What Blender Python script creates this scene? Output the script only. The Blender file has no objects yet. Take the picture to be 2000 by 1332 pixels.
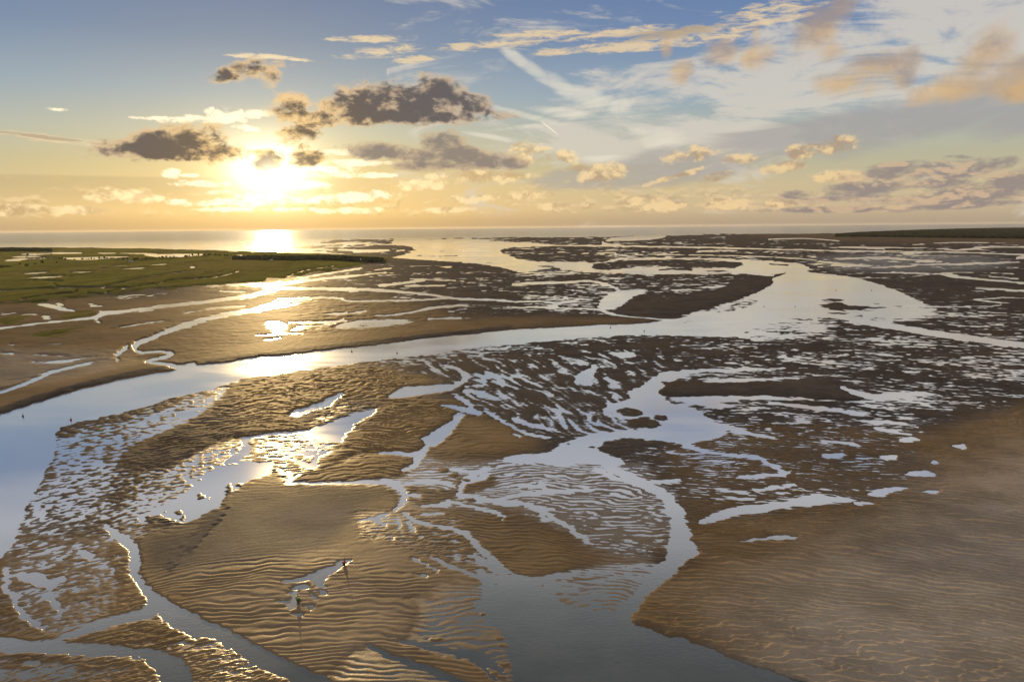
# Tidal bay at sunset seen from a drone
import bpy, bmesh, math, random
import numpy as np

random.seed(7)
scene = bpy.context.scene
COL = scene.collection
R = math.radians

EXPOSURE = 0.0
SUN_E = 5.0
SKY_GAIN = 1.0

HAZE = 3e-6

# ------------------------------------------------------------------ camera
CAM_H = 120.0                       # drone height above the water, metres
FOC = 1555.0                        # focal length in photo pixels (2000 px wide)
PITCH, ROLL = R(8.16), R(0.516)
_F = np.array([0, math.cos(PITCH), -math.sin(PITCH)])
_r0 = np.array([1.0, 0, 0])
_u0 = np.array([0, math.sin(PITCH), math.cos(PITCH)])
_R = math.cos(ROLL) * _r0 - math.sin(ROLL) * _u0
_U = math.sin(ROLL) * _r0 + math.cos(ROLL) * _u0


def ray(px, py):
    """direction from the drone for a spot measured on the survey photograph"""
    d = _F + _R * ((px - 1000.0) / FOC) + _U * ((666.0 - py) / FOC)
    return d / np.linalg.norm(d)


def ground(px, py, z=0.0):
    d = ray(px, py)
    t = (z - CAM_H) / d[2]
    return float(d[0] * t), float(d[1] * t)


def azel(px, py):
    d = ray(px, py)
    return math.atan2(d[0], d[1]), math.asin(d[2])


cam = bpy.data.cameras.new('camera')
cam.sensor_width = 36.0
cam.lens = FOC / 2000.0 * 36.0
cam.clip_start = 1.0
cam.clip_end = 400000.0
cam_ob = bpy.data.objects.new('camera', cam)
COL.objects.link(cam_ob)
from mathutils import Matrix, Vector
m = Matrix.Identity(4)
for i in range(3):
    m[i][0], m[i][1], m[i][2] = _R[i], _U[i], -_F[i]
m[2][3] = CAM_H
cam_ob.matrix_world = m
scene.camera = cam_ob

SUN_AZ, SUN_EL = azel(527, 333)
SUN_DIR = ray(527, 333)

# ------------------------------------------------------------------ exposure
scene.view_settings.view_transform = 'Standard'
scene.view_settings.look = 'None'
scene.view_settings.gamma = 1.0
scene.view_settings.use_curve_mapping = False
scene.view_settings.exposure = EXPOSURE
scene.render.film_transparent = False
scene.cycles.use_denoising = True
scene.cycles.max_bounces = 6
scene.cycles.sample_clamp_indirect = 4.0
scene.cycles.caustics_reflective = False
scene.cycles.caustics_refractive = False

# ------------------------------------------------------------------ sun lamp
sl = bpy.data.lights.new('sun', 'SUN')
sl.energy = SUN_E
sl.angle = R(0.5)
sl.color = (1.0, 0.68, 0.30)
sun = bpy.data.objects.new('sun', sl)
COL.objects.link(sun)
sun.rotation_euler = Vector(-SUN_DIR).to_track_quat('-Z', 'Y').to_euler()
sun.location = Vector(SUN_DIR) * 500.0


# ------------------------------------------------------------------ small node language
class NT:
    def __init__(self, tree):
        self.t = tree

    def new(self, kind, **kw):
        n = self.t.nodes.new(kind)
        for k, v in kw.items():
            setattr(n, k, v)
        return n

    def put(self, sock, v):
        if isinstance(v, V):
            self.t.links.new(v.s, sock)
        elif hasattr(v, 'is_output'):
            self.t.links.new(v, sock)
        else:
            sock.default_value = v

    def math(self, op, a, b=None, c=None, clamp=False):
        n = self.new('ShaderNodeMath', operation=op, use_clamp=clamp)
        self.put(n.inputs[0], a)
        if b is not None:
            self.put(n.inputs[1], b)
        if c is not None:
            self.put(n.inputs[2], c)
        return V(self, n.outputs[0])

    def xyz(self, x, y, z=0.0):
        n = self.new('ShaderNodeCombineXYZ')
        self.put(n.inputs[0], x); self.put(n.inputs[1], y); self.put(n.inputs[2], z)
        return V(self, n.outputs[0])

    def mix(self, f, a, b):
        n = self.new('ShaderNodeMix', data_type='RGBA')
        self.put(n.inputs[0], f)
        for i, c in ((6, a), (7, b)):
            if isinstance(c, tuple) and len(c) == 3:
                c = c + (1.0,)
            self.put(n.inputs[i], c)
        return V(self, n.outputs[2])

    def addc(self, f, a, b, mode='ADD'):
        n = self.new('ShaderNodeMix', data_type='RGBA', blend_type=mode)
        n.clamp_result = False
        self.put(n.inputs[0], f)
        for i, c in ((6, a), (7, b)):
            if isinstance(c, tuple) and len(c) == 3:
                c = c + (1.0,)
            self.put(n.inputs[i], c)
        return V(self, n.outputs[2])

    def noise(self, vec, scale, detail=3.0, rough=0.5, dist=0.0, lac=2.0, dim='3D', w=None):
        n = self.new('ShaderNodeTexNoise', noise_dimensions=dim)
        self.put(n.inputs['Vector'], vec)
        n.inputs['Scale'].default_value = scale
        n.inputs['Detail'].default_value = detail
        n.inputs['Roughness'].default_value = rough
        n.inputs['Lacunarity'].default_value = lac
        n.inputs['Distortion'].default_value = dist
        return V(self, n.outputs['Fac'])

    def smooth(self, x, lo, hi, a=0.0, b=1.0):
        n = self.new('ShaderNodeMapRange', interpolation_type='SMOOTHSTEP')
        self.put(n.inputs[0], x)
        self.put(n.inputs[1], lo); self.put(n.inputs[2], hi)
        self.put(n.inputs[3], a); self.put(n.inputs[4], b)
        return V(self, n.outputs[0])

    def ramp(self, x, stops):
        n = self.new('ShaderNodeValToRGB')
        self.put(n.inputs[0], x)
        el = n.color_ramp.elements
        while len(el) < len(stops):
            el.new(0.5)
        for e, (p, c) in zip(el, stops):
            e.position = p
            e.color = tuple(c) + (1.0,) if len(c) == 3 else c
        return V(self, n.outputs[0])


class V:
    def __init__(self, nt, s):
        self.nt, self.s = nt, s

    def __add__(self, o): return self.nt.math('ADD', self, o)
    def __radd__(self, o): return self.nt.math('ADD', o, self)
    def __sub__(self, o): return self.nt.math('SUBTRACT', self, o)
    def __rsub__(self, o): return self.nt.math('SUBTRACT', o, self)
    def __mul__(self, o): return self.nt.math('MULTIPLY', self, o)
    def __rmul__(self, o): return self.nt.math('MULTIPLY', o, self)
    def __truediv__(self, o): return self.nt.math('DIVIDE', self, o)
    def max(self, o): return self.nt.math('MAXIMUM', self, o)
    def min(self, o): return self.nt.math('MINIMUM', self, o)
    def pow(self, o): return self.nt.math('POWER', self, o)
    def exp(self): return self.nt.math('EXPONENT', self)
    def clamp(self): return self.nt.math('ADD', self, 0.0, clamp=True)

# ------------------------------------------------------------------ sky and clouds
world = bpy.data.worlds.new('World')
scene.world = world
world.use_nodes = True
world.node_tree.nodes.clear()
W = NT(world.node_tree)
LK = world.node_tree.links
SKY_K = 0.1

nish = W.new('ShaderNodeTexSky', sky_type='NISHITA')
nish.sun_disc = False
nish.sun_elevation = SUN_EL
nish.sun_rotation = SUN_AZ
nish.altitude = 120.0
nish.dust_density = 1.2

tc = W.new('ShaderNodeTexCoord')
sep = W.new('ShaderNodeSeparateXYZ')
LK.new(tc.outputs['Generated'], sep.inputs[0])
dx, dy, dz = (V(W, s) for s in sep.outputs)
AZ = W.math('ARCTAN2', dx, dy)
EL = W.math('ARCSINE', dz)
ELP = W.math('ABSOLUTE', EL)

daz = W.math('ABSOLUTE', AZ - SUN_AZ)
near = (W.math('MULTIPLY', daz * (1 / 0.36), daz * (-1 / 0.36))).exp()
t = (ELP * (1 / 0.6)).clamp()


def el_ramp(stops):
    return W.ramp(t, [(min(1.0, e / 0.6), c) for e, c in stops])


far_c = el_ramp([(0.0, (.42, .33, .24)), (.008, (.47, .37, .255)), (.022, (.58, .46, .295)), (.045, (.58, .48, .30)), (.075, (.47, .45, .32)), (.11, (.41, .45, .41)),
                 (.155, (.28, .375, .465)), (.215, (.165, .255, .425)), (.27, (.125, .205, .39)), (.6, (.10, .165, .34))])
near_c = el_ramp([(0.0, (.54, .38, .18)), (.008, (.62, .43, .18)), (.020, (.80, .56, .23)), (.045, (.76, .56, .25)), (.075, (.62, .52, .26)), (.11, (.50, .50, .37)),
                  (.155, (.33, .40, .43)), (.215, (.20, .27, .37)), (.27, (.15, .21, .34)), (.6, (.12, .18, .32))])
base = W.mix(near, far_c, near_c)
# the air's own scattering underneath
base = W.addc(0.0032, base, nish.outputs[0], 'ADD')

SUNV = W.new('ShaderNodeVectorMath', operation='DOT_PRODUCT')
LK.new(tc.outputs['Generated'], SUNV.inputs[0])
SUNV.inputs[1].default_value = tuple(SUN_DIR)
SA = W.math('ARCCOSINE', V(W, SUNV.outputs['Value']).min(0.999999))
sun_near = (W.math('MULTIPLY', SA * (1 / 0.13), SA * (-1 / 0.13))).exp()
gx = (AZ - SUN_AZ) * (1 / 1.5)
gy = EL - SUN_EL
rr = W.math('SQRT', W.math('MULTIPLY', gx, gx) + W.math('MULTIPLY', gy, gy))
glow_a = (rr * (-1 / 0.0135)).exp() * 7.0
glow_b = (rr * (-1 / 0.060)).exp() * 0.42
glow_c = (rr * (-1 / 0.010)).exp() * 1.5

# ellipses of sky where clouds stand: x, y, half width, half height (photo pixels), tilt, weight
CLOUDS = dict(
    veil=[(1560, 150, 330, 110, 8), (1850, 90, 240, 150, 0), (1330, 255, 260, 80, -12), (1180, 290, 220, 50, -8), (1780, 30, 130, 80, 0)],
    ribbon=[(1010, 116, 50, 12, -33), (1050, 143, 58, 14, -32), (1095, 167, 62, 17, -30), (1150, 190, 70, 20, -22), (1215, 214, 76, 26, -18), (1010, 222, 90, 8, -14), (1280, 270, 90, 34, -25, .8),
            (1110, 222, 100, 12, -8, .8), (960, 268, 60, 6, -10), (1010, 250, 80, 8, 5, .7), (1190, 310, 60, 8, 0, .8)],
    trail=[(1073, 250, 27, 1.8, -38)],
    grey=[(1830, 225, 330, 44, 13), (1560, 272, 260, 44, 9), (1380, 312, 240, 36, 5), (1230, 345, 200, 26, 2), (2150, 170, 250, 60, 14)],
    bars=[(1080, 68, 110, 8, 0), (1210, 66, 150, 10, 2), (1230, 92, 170, 9, 1), (1330, 70, 130, 16, 4), (1390, 58, 80, 8, 4), (955, 88, 105, 9, 4), (750, 102, 75, 9, 7), (715, 76, 75, 6, 1),
          (1490, 45, 120, 7, 6), (1420, 70, 60, 14, 5), (515, 111, 58, 5, 0), (575, 116, 34, 3, -3), (815, 117, 48, 7, 6), (60, 267, 120, 7, -5), (180, 281, 70, 7, -5), (1150, 100, 100, 5, 2), (1520, 18, 120, 18, 6, .8)],
    barcore=[(1310, 66, 120, 12, 3), (110, 271, 120, 4, -5)],
    warm=[(1930, 110, 40, 70, -32), (1880, 165, 66, 30, 14), (1835, 180, 50, 20, 10), (1965, 145, 70, 30, 12), (1710, 150, 70, 36, 14), (1660, 165, 60, 22, 0), (1600, 60, 62, 34, 42), (1645, 10, 26, 45, -20),
          (1410, 102, 34, 24, 15), (1482, 106, 38, 24, 20), (1328, 140, 22, 24, -40), (1302, 95, 14, 24, 0, .8), (1478, 72, 14, 30, 0, .7), (2010, 165, 50, 26, 10), (1620, 100, 30, 20, 0, .7)],
    bright=[(385, 233, 66, 9, 3), (440, 227, 48, 13, 0), (492, 223, 42, 10, 0), (480, 250, 26, 6, -8), (330, 231, 66, 4, 2), (110, 214, 30, 4, 0, .8), (650, 298, 60, 7, 2), (700, 318, 90, 7), (335, 338, 16, 10), (372, 343, 22, 4), (630, 330, 90, 10, -6),
            (690, 342, 80, 6, 0), (400, 359, 50, 7), (426, 376, 26, 5), (420, 396, 90, 9, 0), (505, 392, 60, 14), (600, 391, 46, 9), (690, 386, 80, 10, 4), (440, 409, 60, 5), (560, 410, 60, 5), (590, 362, 60, 8)],
    gold=[(240, 384, 70, 16), (60, 412, 100, 11), (170, 412, 60, 8), (1345, 302, 48, 15, 5), (1455, 310, 44, 9), (1615, 288, 52, 18, 4), (1565, 300, 24, 16), (1530, 326, 52, 12, 8), (1402, 346, 28, 10, 6), (1175, 338, 55, 18, 6),
          (1030, 300, 36, 26), (1045, 382, 50, 10), (1420, 398, 50, 12), (930, 345, 90, 16), (810, 362, 50, 10), (1080, 402, 40, 8), (1290, 402, 60, 12), (930, 388, 46, 9), (1110, 305, 22, 13), (1320, 345, 60, 6, 15), (1640, 343, 50, 12), (1280, 388, 60, 8),
          (690, 412, 70, 6), (860, 410, 60, 6), (1700, 408, 70, 7), (1145, 330, 40, 12), (1520, 398, 40, 8), (990, 345, 60, 10)],
    bank=[(1790, 333, 120, 18, 4), (1860, 338, 50, 13, -5), (1690, 372, 120, 18, 6), (1900, 378, 170, 20, 4), (1985, 365, 90, 26, 8), (1800, 388, 140, 9, 0), (1640, 387, 110, 10, 0), (1940, 325, 40, 12, 12), (1550, 383, 34, 11),
          (1870, 402, 150, 7, 3), (2100, 350, 120, 40, 6), (1870, 307, 34, 5, -4, .8), (1840, 357, 60, 12, 0), (1620, 410, 140, 6, 0)],
    dark=[(695, 210, 54, 27, 0, 1.8), (745, 198, 60, 28, 0, 1.9), (810, 208, 72, 28, 0, 1.95), (866, 188, 42, 28, -18, 1.7), (908, 215, 48, 22, 10, 1.5), (640, 230, 60, 16, 0, 1.1), (790, 226, 150, 13, 0, 1.9),
          (572, 212, 62, 34, 0, .8), (610, 235, 60, 16, 0, .75), (255, 290, 56, 17, 0, 1.55), (310, 284, 70, 26, 8, 1.6), (375, 274, 48, 30, 0, 1.6), (425, 298, 48, 17, 0, 1.55), (335, 299, 118, 13, 0, 1.7),
          (500, 134, 54, 18, 14, .9), (445, 147, 44, 12, 18, .8), (528, 148, 22, 22, -30, .8), (575, 258, 46, 17, 8, .85), (605, 262, 24, 14, 0, .85), (560, 272, 26, 12, 0, .8), (596, 288, 16, 14, 0, .6),
          (602, 309, 32, 14, 12, 1.7), (523, 315, 26, 16, 15, 1.7), (495, 299, 34, 7, 0, .8)],
    slate=[(860, 282, 46, 24, 10, 1.25), (830, 305, 160, 17, -4, 1.25), (765, 298, 100, 9, -2, 1.15), (950, 314, 76, 15, -5, 1.5), (845, 322, 90, 13, 0, 1.25), (900, 300, 60, 16, -4, 1.3)],
)


BLOB = bpy.data.node_groups.new('cloud_ellipse', 'ShaderNodeTree')
for nm, st in (('az', 'NodeSocketFloat'), ('el', 'NodeSocketFloat'), ('before', 'NodeSocketFloat'), ('loc', 'NodeSocketVector'), ('rot', 'NodeSocketVector'),
               ('size', 'NodeSocketVector'), ('weight', 'NodeSocketFloat'), ('keep', 'NodeSocketFloat')):
    BLOB.interface.new_socket(nm, in_out='INPUT', socket_type=st)
BLOB.interface.new_socket('value', in_out='OUTPUT', socket_type='NodeSocketFloat')
B = NT(BLOB)
gi = B.new('NodeGroupInput')
go = B.new('NodeGroupOutput')
cx = B.new('ShaderNodeCombineXYZ')
mp = B.new('ShaderNodeMapping', vector_type='TEXTURE')
dt = B.new('ShaderNodeVectorMath', operation='DOT_PRODUCT')
for i in range(3):
    BLOB.links.new(gi.outputs[i], cx.inputs[i])
BLOB.links.new(cx.outputs[0], mp.inputs[0])
for i in range(3):
    BLOB.links.new(gi.outputs[3 + i], mp.inputs[1 + i])
BLOB.links.new(mp.outputs[0], dt.inputs[0])
BLOB.links.new(mp.outputs[0], dt.inputs[1])
val = B.math('SUBTRACT', gi.outputs[6], V(B, dt.outputs['Value']))
old = B.math('MULTIPLY', B.math('ADD', gi.outputs[2], 4.0), gi.outputs[7])
BLOB.links.new(val.max(B.math('SUBTRACT', old, 4.0)).max(-3.0).s, go.inputs[0])


class Sector:
    """the cloudscape of one slice of sky; Cycles only works through the slice it looks at"""

    def __init__(self, x0, x1):
        self.x0, self.x1 = x0, x1
        self.chain = near

    def spot(self):
        return W.xyz(AZ, EL, self.chain)

    def local(self, px, py, rx, ry, rot=0.0, weight=1.0, first=True):
        """weight in the middle of the ellipse, falling outwards; never under what came before"""
        a, e = azel(px, py)
        g = W.new('ShaderNodeGroup')
        g.node_tree = BLOB
        k = math.cos(a) ** 2
        W.put(g.inputs[0], AZ)
        W.put(g.inputs[1], EL)
        W.put(g.inputs[2], self.chain)
        g.inputs[3].default_value = (a, e, 0)
        g.inputs[4].default_value = (0, 0, R(rot))
        g.inputs[5].default_value = (rx / FOC * (0.35 + 0.65 * k), ry / FOC * (0.6 + 0.4 * k), 1e9)
        g.inputs[6].default_value = weight
        g.inputs[7].default_value = 0.0 if first else 1.0
        self.chain = V(W, g.outputs[0])
        return self.chain

    def union(self, name):
        out = None
        for s in CLOUDS[name]:
            pad = max(s[2], s[3]) * 1.9
            if s[0] + pad < self.x0 or s[0] - pad > self.x1:
                continue
            out = self.local(*s, first=out is None) if len(s) > 5 else self.local(*s, *((0.0,) if len(s) == 4 else ()), weight=1.0, first=out is None)
        return out

    def noise(self, sx, sy, rot, off, scale, detail, rough, dist, up=0.0):
        mp = W.new('ShaderNodeMapping', vector_type='POINT')
        W.put(mp.inputs[0], self.spot())
        mp.inputs['Location'].default_value = (off, off * 0.37 + up, off * 0.11)
        mp.inputs['Rotation'].default_value = (0, 0, R(rot))
        mp.inputs['Scale'].default_value = (sx, sy, 1e-9)
        return W.noise(V(W, mp.outputs[0]), scale, detail, rough, dist)

    def build(self, clouds=True):
        col = base
        S = W.smooth
        if clouds:
            n_cir = self.noise(4.0, 15.0, 26.0, 1.7, 1.6, 7.0, 0.64, 1.3)
            n_cir2 = self.noise(5.0, 12.0, -32.0, 5.2, 1.5, 6.0, 0.62, 0.9)
            veil = self.union('veil')
            if veil is not None:
                va = S(veil.max(-0.4) * 0.60 + (n_cir - 0.5) * 3.4 + (n_cir2 - 0.5) * 2.0 + 0.10, -0.05, 0.75)
                col = W.mix(va * 0.76, col, W.mix(sun_near, (.69, .63, .54), (.95, .86, .66)))
            rib = self.union('ribbon')
            if rib is not None:
                ra = S(rib + (n_cir2 - 0.5) * 3.0 + (n_cir - 0.5) * 1.2, -0.1, 1.1)
                col = W.mix(ra * 0.60, col, (.82, .76, .62))
            trail = self.union('trail')
            if trail is not None:
                col = W.mix(S(trail, 0.0, 0.9) * 0.7, col, (.98, .88, .68))
            grey = self.union('grey')
            if grey is not None:
                n_gr = self.noise(3.5, 12.0, -10.0, 7.7, 1.8, 5.0, 0.58, 0.7)
                ga = S(grey + (n_gr - 0.5) * 2.8, -0.2, 0.8)
                col = W.mix(ga * 0.75, col, W.mix(near, (.37, .35, .345), (.58, .50, .35)))
            n_bar = self.noise(7.0, 34.0, 3.0, 2.3, 5.0, 7.0, 0.68, 0.5)
            bars = self.union('bars')
            if bars is not None:
                ba = S(bars + (n_bar - 0.5) * 6.5 + (n_cir2 - 0.5) * 2.2 - 0.05, -0.35, 1.35)
                col = W.mix(ba * 0.85, col, W.mix(sun_near, (.80, .62, .385), (1.25, 1.0, .6)))
            bark = self.union('barcore')
            if bark is not None:
                col = W.mix(S(bark + (n_bar - 0.5) * 5.0, 0.1, 1.0) * 0.62, col, (.36, .28, .20))
            n_puff = self.noise(1.0, 1.35, 0.0, 0.0, 26.0, 8.0, 0.60, 0.25)
            warm = self.union('warm')
            if warm is not None:
                n_soft = self.noise(1.0, 1.0, 20.0, 9.3, 13.0, 6.0, 0.55, 0.6)
                wa = S(warm + (n_soft - 0.5) * 4.4 + (n_puff - 0.5) * 2.6, -0.6, 1.5)
                wcol = W.mix(S(n_soft + (EL - 0.19) * 2.0, 0.42, 0.62), (.68, .43, .18), (.40, .30, .235))
                if self.x1 > 1800:
                    wcol = W.mix(S(self.local(1965, 130, 130, 40, 10), 0.0, 1.0) * 0.5, wcol, (.36, .29, .25))
                col = W.mix(wa * 0.78, col, wcol)
            if self.x0 < 700:
                sheet = (1.0 - S(EL, 0.057, 0.061)) * S(AZ, -0.10, -0.26) * S(EL, 0.02, 0.05)
                col = W.mix(sheet * 0.40, col, (.47, .37, .19))
        # pale veil added above the view to brighten what the water mirrors
        hv = self.noise(3.0, 7.0, 24.0, 2.9, 1.3, 5.0, 0.6, 0.8)
        col = W.mix(S(hv, 0.24, 0.52) * S(EL, 0.258, 0.305) * 0.88, col, (.60, .59, .59))
        # rows of small sunlit cumulus above the whole horizon
        n_low = self.noise(1.0, 2.3, 0.0, 4.4, 36.0, 7.0, 0.58, 0.2)
        n_low_up = self.noise(1.0, 2.3, 0.0, 4.4, 36.0, 4.0, 0.55, 0.2, up=0.010)
        n_lowm = self.noise(1.0, 2.0, 0.0, 8.8, 7.0, 3.0, 0.5, 0.0)
        band = S(EL, 0.012, 0.020) * (1.0 - S(EL, 0.030, 0.066))
        la = S(n_low * 1.0 + n_lowm * 0.55 - 0.80, -0.03, 0.13) * band
        lit = S(n_low - n_low_up, -0.05, 0.05)
        lcol = W.mix(lit, W.mix(near, (.48, .37, .25), (.70, .46, .16)), W.mix(near, (.76, .56, .33), (1.0, .74, .34)))
        col = W.mix(la * 0.75, col, lcol)
        if clouds:
            n_puff_up = self.noise(1.0, 1.35, 0.0, 0.0, 26.0, 5.0, 0.56, 0.25, up=0.012)
            n_fine = self.noise(1.0, 1.7, 0.0, 3.1, 60.0, 6.0, 0.62, 0.3)
            gold = self.union('gold')
            if gold is not None:
                gal = S(gold + (n_puff - 0.5) * 4.6 + (n_fine - 0.5) * 3.2, -0.30, 0.95)
                glit = S((n_puff - n_puff_up) + (n_fine - 0.5) * 0.25, -0.08, 0.09)
                gcol = W.mix(glit, W.mix(near, (.43, .315, .215), (.70, .46, .18)), W.mix(near, (.86, .62, .33), (1.1, .84, .44)))
                gcol = W.addc(sun_near * 0.9, gcol, (.9, .8, .55), 'ADD')
                col = W.mix(gal * 0.85, col, gcol)
            bright = self.union('bright')
            if bright is not None:
                bra = S(bright + (n_fine - 0.5) * 5.5 + (n_puff - 0.5) * 2.0, -0.25, 1.1)
                col = W.mix(bra * 0.9, col, (1.3, 1.08, .74))
            if self.x0 < 1300:
                col = W.addc(glow_b, col, (1.0, .72, .30), 'ADD')
            if self.x0 < 1300:
                col = W.addc(glow_a, col, (1.0, .86, .58), 'ADD')
            bank = self.union('bank')
            if bank is not None:
                n_bank = self.noise(1.0, 2.6, 0.0, 6.1, 22.0, 7.0, 0.60, 0.3)
                n_bank_up = self.noise(1.0, 2.6, 0.0, 6.1, 22.0, 5.0, 0.58, 0.3, up=0.016)
                bka = S(bank + (n_bank - 0.5) * 4.6 + (n_fine - 0.5) * 2.0, -0.45, 0.95)
                bcol = W.mix(S(n_bank - n_bank_up, -0.02, 0.10), (.275, .23, .225), (.60, .43, .29))
                col = W.mix(bka * 0.85, col, bcol)
            relief = (n_puff_up - n_puff) * 3.2
            slate = self.union('slate')
            if slate is not None:
                sf = slate + (n_puff - 0.5) * 4.2 + (n_fine - 0.5) * 2.6
                col = W.mix(S(sf, -0.4, 0.95) * 0.9, col, W.mix(S(sf * 0.8 + relief * 1.2, 0.0, 1.2), (.62, .46, .29), (.27, .22, .19)))
            dark = self.union('dark')
            if dark is not None:
                df = dark + (n_puff - 0.5) * 4.6 + (n_fine - 0.5) * 3.2
                da = S(df, -0.45, 0.95)
                core = S(df * 0.8 + relief * 1.3 + (n_fine - 0.5) * 0.8, 0.05, 1.30)
                edge = W.mix(sun_near, (.60, .46, .32), (1.15, .74, .28))
                inner = W.mix(sun_near, (.125, .105, .105), (.18, .118, .065))
                col = W.mix(da * 0.94, col, W.mix(core, edge, inner))
            if self.x0 < 1300:
                col = W.addc(glow_c, col, (1.0, .86, .58), 'ADD')
        bg = W.new('ShaderNodeBackground')
        LK.new(W.addc(1.0, col, (SKY_GAIN / SKY_K,) * 3, 'MULTIPLY').s, bg.inputs[0])
        bg.inputs[1].default_value = SKY_K
        return bg.outputs[0]


def choose(fac, a, b):
    n = W.new('ShaderNodeMixShader')
    W.put(n.inputs[0], fac)
    LK.new(a, n.inputs[1]); LK.new(b, n.inputs[2])
    return n.outputs[0]


def step(v, edge):
    return W.math('GREATER_THAN', v, edge)


edges_px = [-160, 330, 560, 760, 1000, 1300, 1620, 2160]
secs = [Sector(a, b).build() for a, b in zip(edges_px[:-1], edges_px[1:])]
cuts = [azel(p, 300)[0] for p in edges_px]


def tree(lo, hi):
    if hi - lo == 1:
        return secs[lo]
    mid = (lo + hi) // 2
    return choose(step(AZ, cuts[mid]), tree(lo, mid), tree(mid, hi))


bare = Sector(5000, 5001).build(clouds=False)
out_side = step(W.math('ABSOLUTE', AZ), 0.645).max(step(EL, 0.31)).max(1.0 - step(EL, -0.004))
wo = W.new('ShaderNodeOutputWorld')
LK.new(choose(out_side, tree(0, len(secs)), bare), wo.inputs[0])
world.cycles.sampling_method = 'MANUAL'
world.cycles.sample_map_resolution = 1024
# ------------------------------------------------------------------ survey of the bay
# Shorelines, creeks and banks as measured on the aerial photograph (x, y in its 2000 x 1332 frame);
# every vertex of the ground looks its own spot up here and is then raised or lowered in metres.
MX0, MX1, MY0, MY1 = -320, 2320, 436, 1480
MW, MH = MX1 - MX0, MY1 - MY0


def canvas(v):
    return np.full((MH, MW), v, np.float32)


def spline(pts, closed=True, n=5):
    p = np.array(pts, float)
    if len(p) < 3:
        return p
    k = len(p)
    out = []
    for i in range(k if closed else k - 1):
        if closed:
            a, b, c, d = p[(i - 1) % k], p[i], p[(i + 1) % k], p[(i + 2) % k]
        else:
            a, b, c, d = p[max(i - 1, 0)], p[i], p[i + 1], p[min(i + 2, k - 1)]
        for s in np.arange(n) / n:
            out.append(0.5 * (2 * b + (c - a) * s + (2 * a - 5 * b + 4 * c - d) * s * s + (3 * b - a - 3 * c + d) * s ** 3))
    if not closed:
        out.append(p[-1])
    return np.array(out)


def fill(pts):
    """even-odd scan fill; returns mask and its corner"""
    x, y = pts[:, 0] - MX0, pts[:, 1] - MY0
    x0, x1 = int(max(0, math.floor(x.min()) - 1)), int(min(MW, math.ceil(x.max()) + 2))
    y0, y1 = int(max(0, math.floor(y.min()) - 1)), int(min(MH, math.ceil(y.max()) + 2))
    if x1 <= x0 or y1 <= y0:
        return None
    SS = 4 if (y1 - y0) < 70 else 2
    w, h = x1 - x0, (y1 - y0) * SS
    acc = np.zeros((h, w + 1), np.float32)
    X, Y = (x - x0), (y - y0) * SS
    n = len(X)
    for i in range(n):
        xa, ya, xb, yb = X[i], Y[i], X[(i + 1) % n], Y[(i + 1) % n]
        if ya == yb:
            continue
        sgn = 1.0
        if ya > yb:
            xa, ya, xb, yb = xb, yb, xa, ya
            sgn = -1.0
        r0, r1 = max(0, math.ceil(ya - 0.5)), min(h - 1, math.ceil(yb - 0.5) - 1)
        if r1 < r0:
            continue
        rows = np.arange(r0, r1 + 1)
        xc = np.clip(xa + (rows + 0.5 - ya) * (xb - xa) / (yb - ya), 0, w - 0.001)
        ci = xc.astype(int)
        fr = xc - ci
        acc[rows, ci] += sgn * (1 - fr)
        acc[rows, np.minimum(ci + 1, w)] += sgn * fr
    m = np.clip(np.abs(np.cumsum(acc, 1)[:, :w]), 0, 1)
    m = m.reshape(h // SS, SS, w).mean(1)
    return m, x0, y0


def box1(a, r, ax):
    if r < 1:
        return a
    pad = [(0, 0), (0, 0)]
    pad[ax] = (r + 1, r)
    c = np.cumsum(np.pad(a, pad, mode='edge'), ax, dtype=np.float64)
    n = 2 * r + 1
    if ax == 0:
        return ((c[n:] - c[:-n]) / n).astype(np.float32)
    return ((c[:, n:] - c[:, :-n]) / n).astype(np.float32)


def soften(m, bx, by):
    for _ in range(2):
        m = box1(box1(m, int(round(bx)), 1), int(round(by)), 0)
    return m


def area(c, val, pts, blur=0, by=None, smooth=True, k=1.0):
    """paint one outlined area onto a canvas"""
    p = spline(pts) if smooth else np.array(pts, float)
    res = fill(p)
    if res is None:
        return
    m, x0, y0 = res
    if blur:
        by = blur * 0.5 if by is None else by
        px, py_ = int(blur * 2) + 2, int(by * 2) + 2
        m = np.pad(m, ((py_, py_), (px, px)))
        m = soften(m, blur, by)
        x0, y0 = x0 - px, y0 - py_
    xa, ya = max(x0, 0), max(y0, 0)
    xb, yb = min(x0 + m.shape[1], MW), min(y0 + m.shape[0], MH)
    if xb <= xa or yb <= ya:
        return
    m = m[ya - y0:yb - y0, xa - x0:xb - x0] * k
    s = c[ya:yb, xa:xb]
    s += (val - s) * m


def creek(c, val, pts, w, blur=0, by=None, k=1.0):
    """paint a stream along its middle line; w = width, or widths along it, across the line"""
    p = spline(pts, closed=False, n=6)
    if not hasattr(w, '__len__'):
        w = [w, w]
    ws = np.interp(np.linspace(0, 1, len(p)), np.linspace(0, 1, len(w)), w) * 0.5
    tan = np.gradient(p, axis=0)
    L = np.hypot(tan[:, 0], tan[:, 1]) + 1e-6
    nrm = np.stack([-tan[:, 1] / L, tan[:, 0] / L], 1)
    area(c, val, np.concatenate([p + nrm * ws[:, None], (p - nrm * ws[:, None])[::-1]]), blur, by, smooth=False, k=k)


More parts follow.
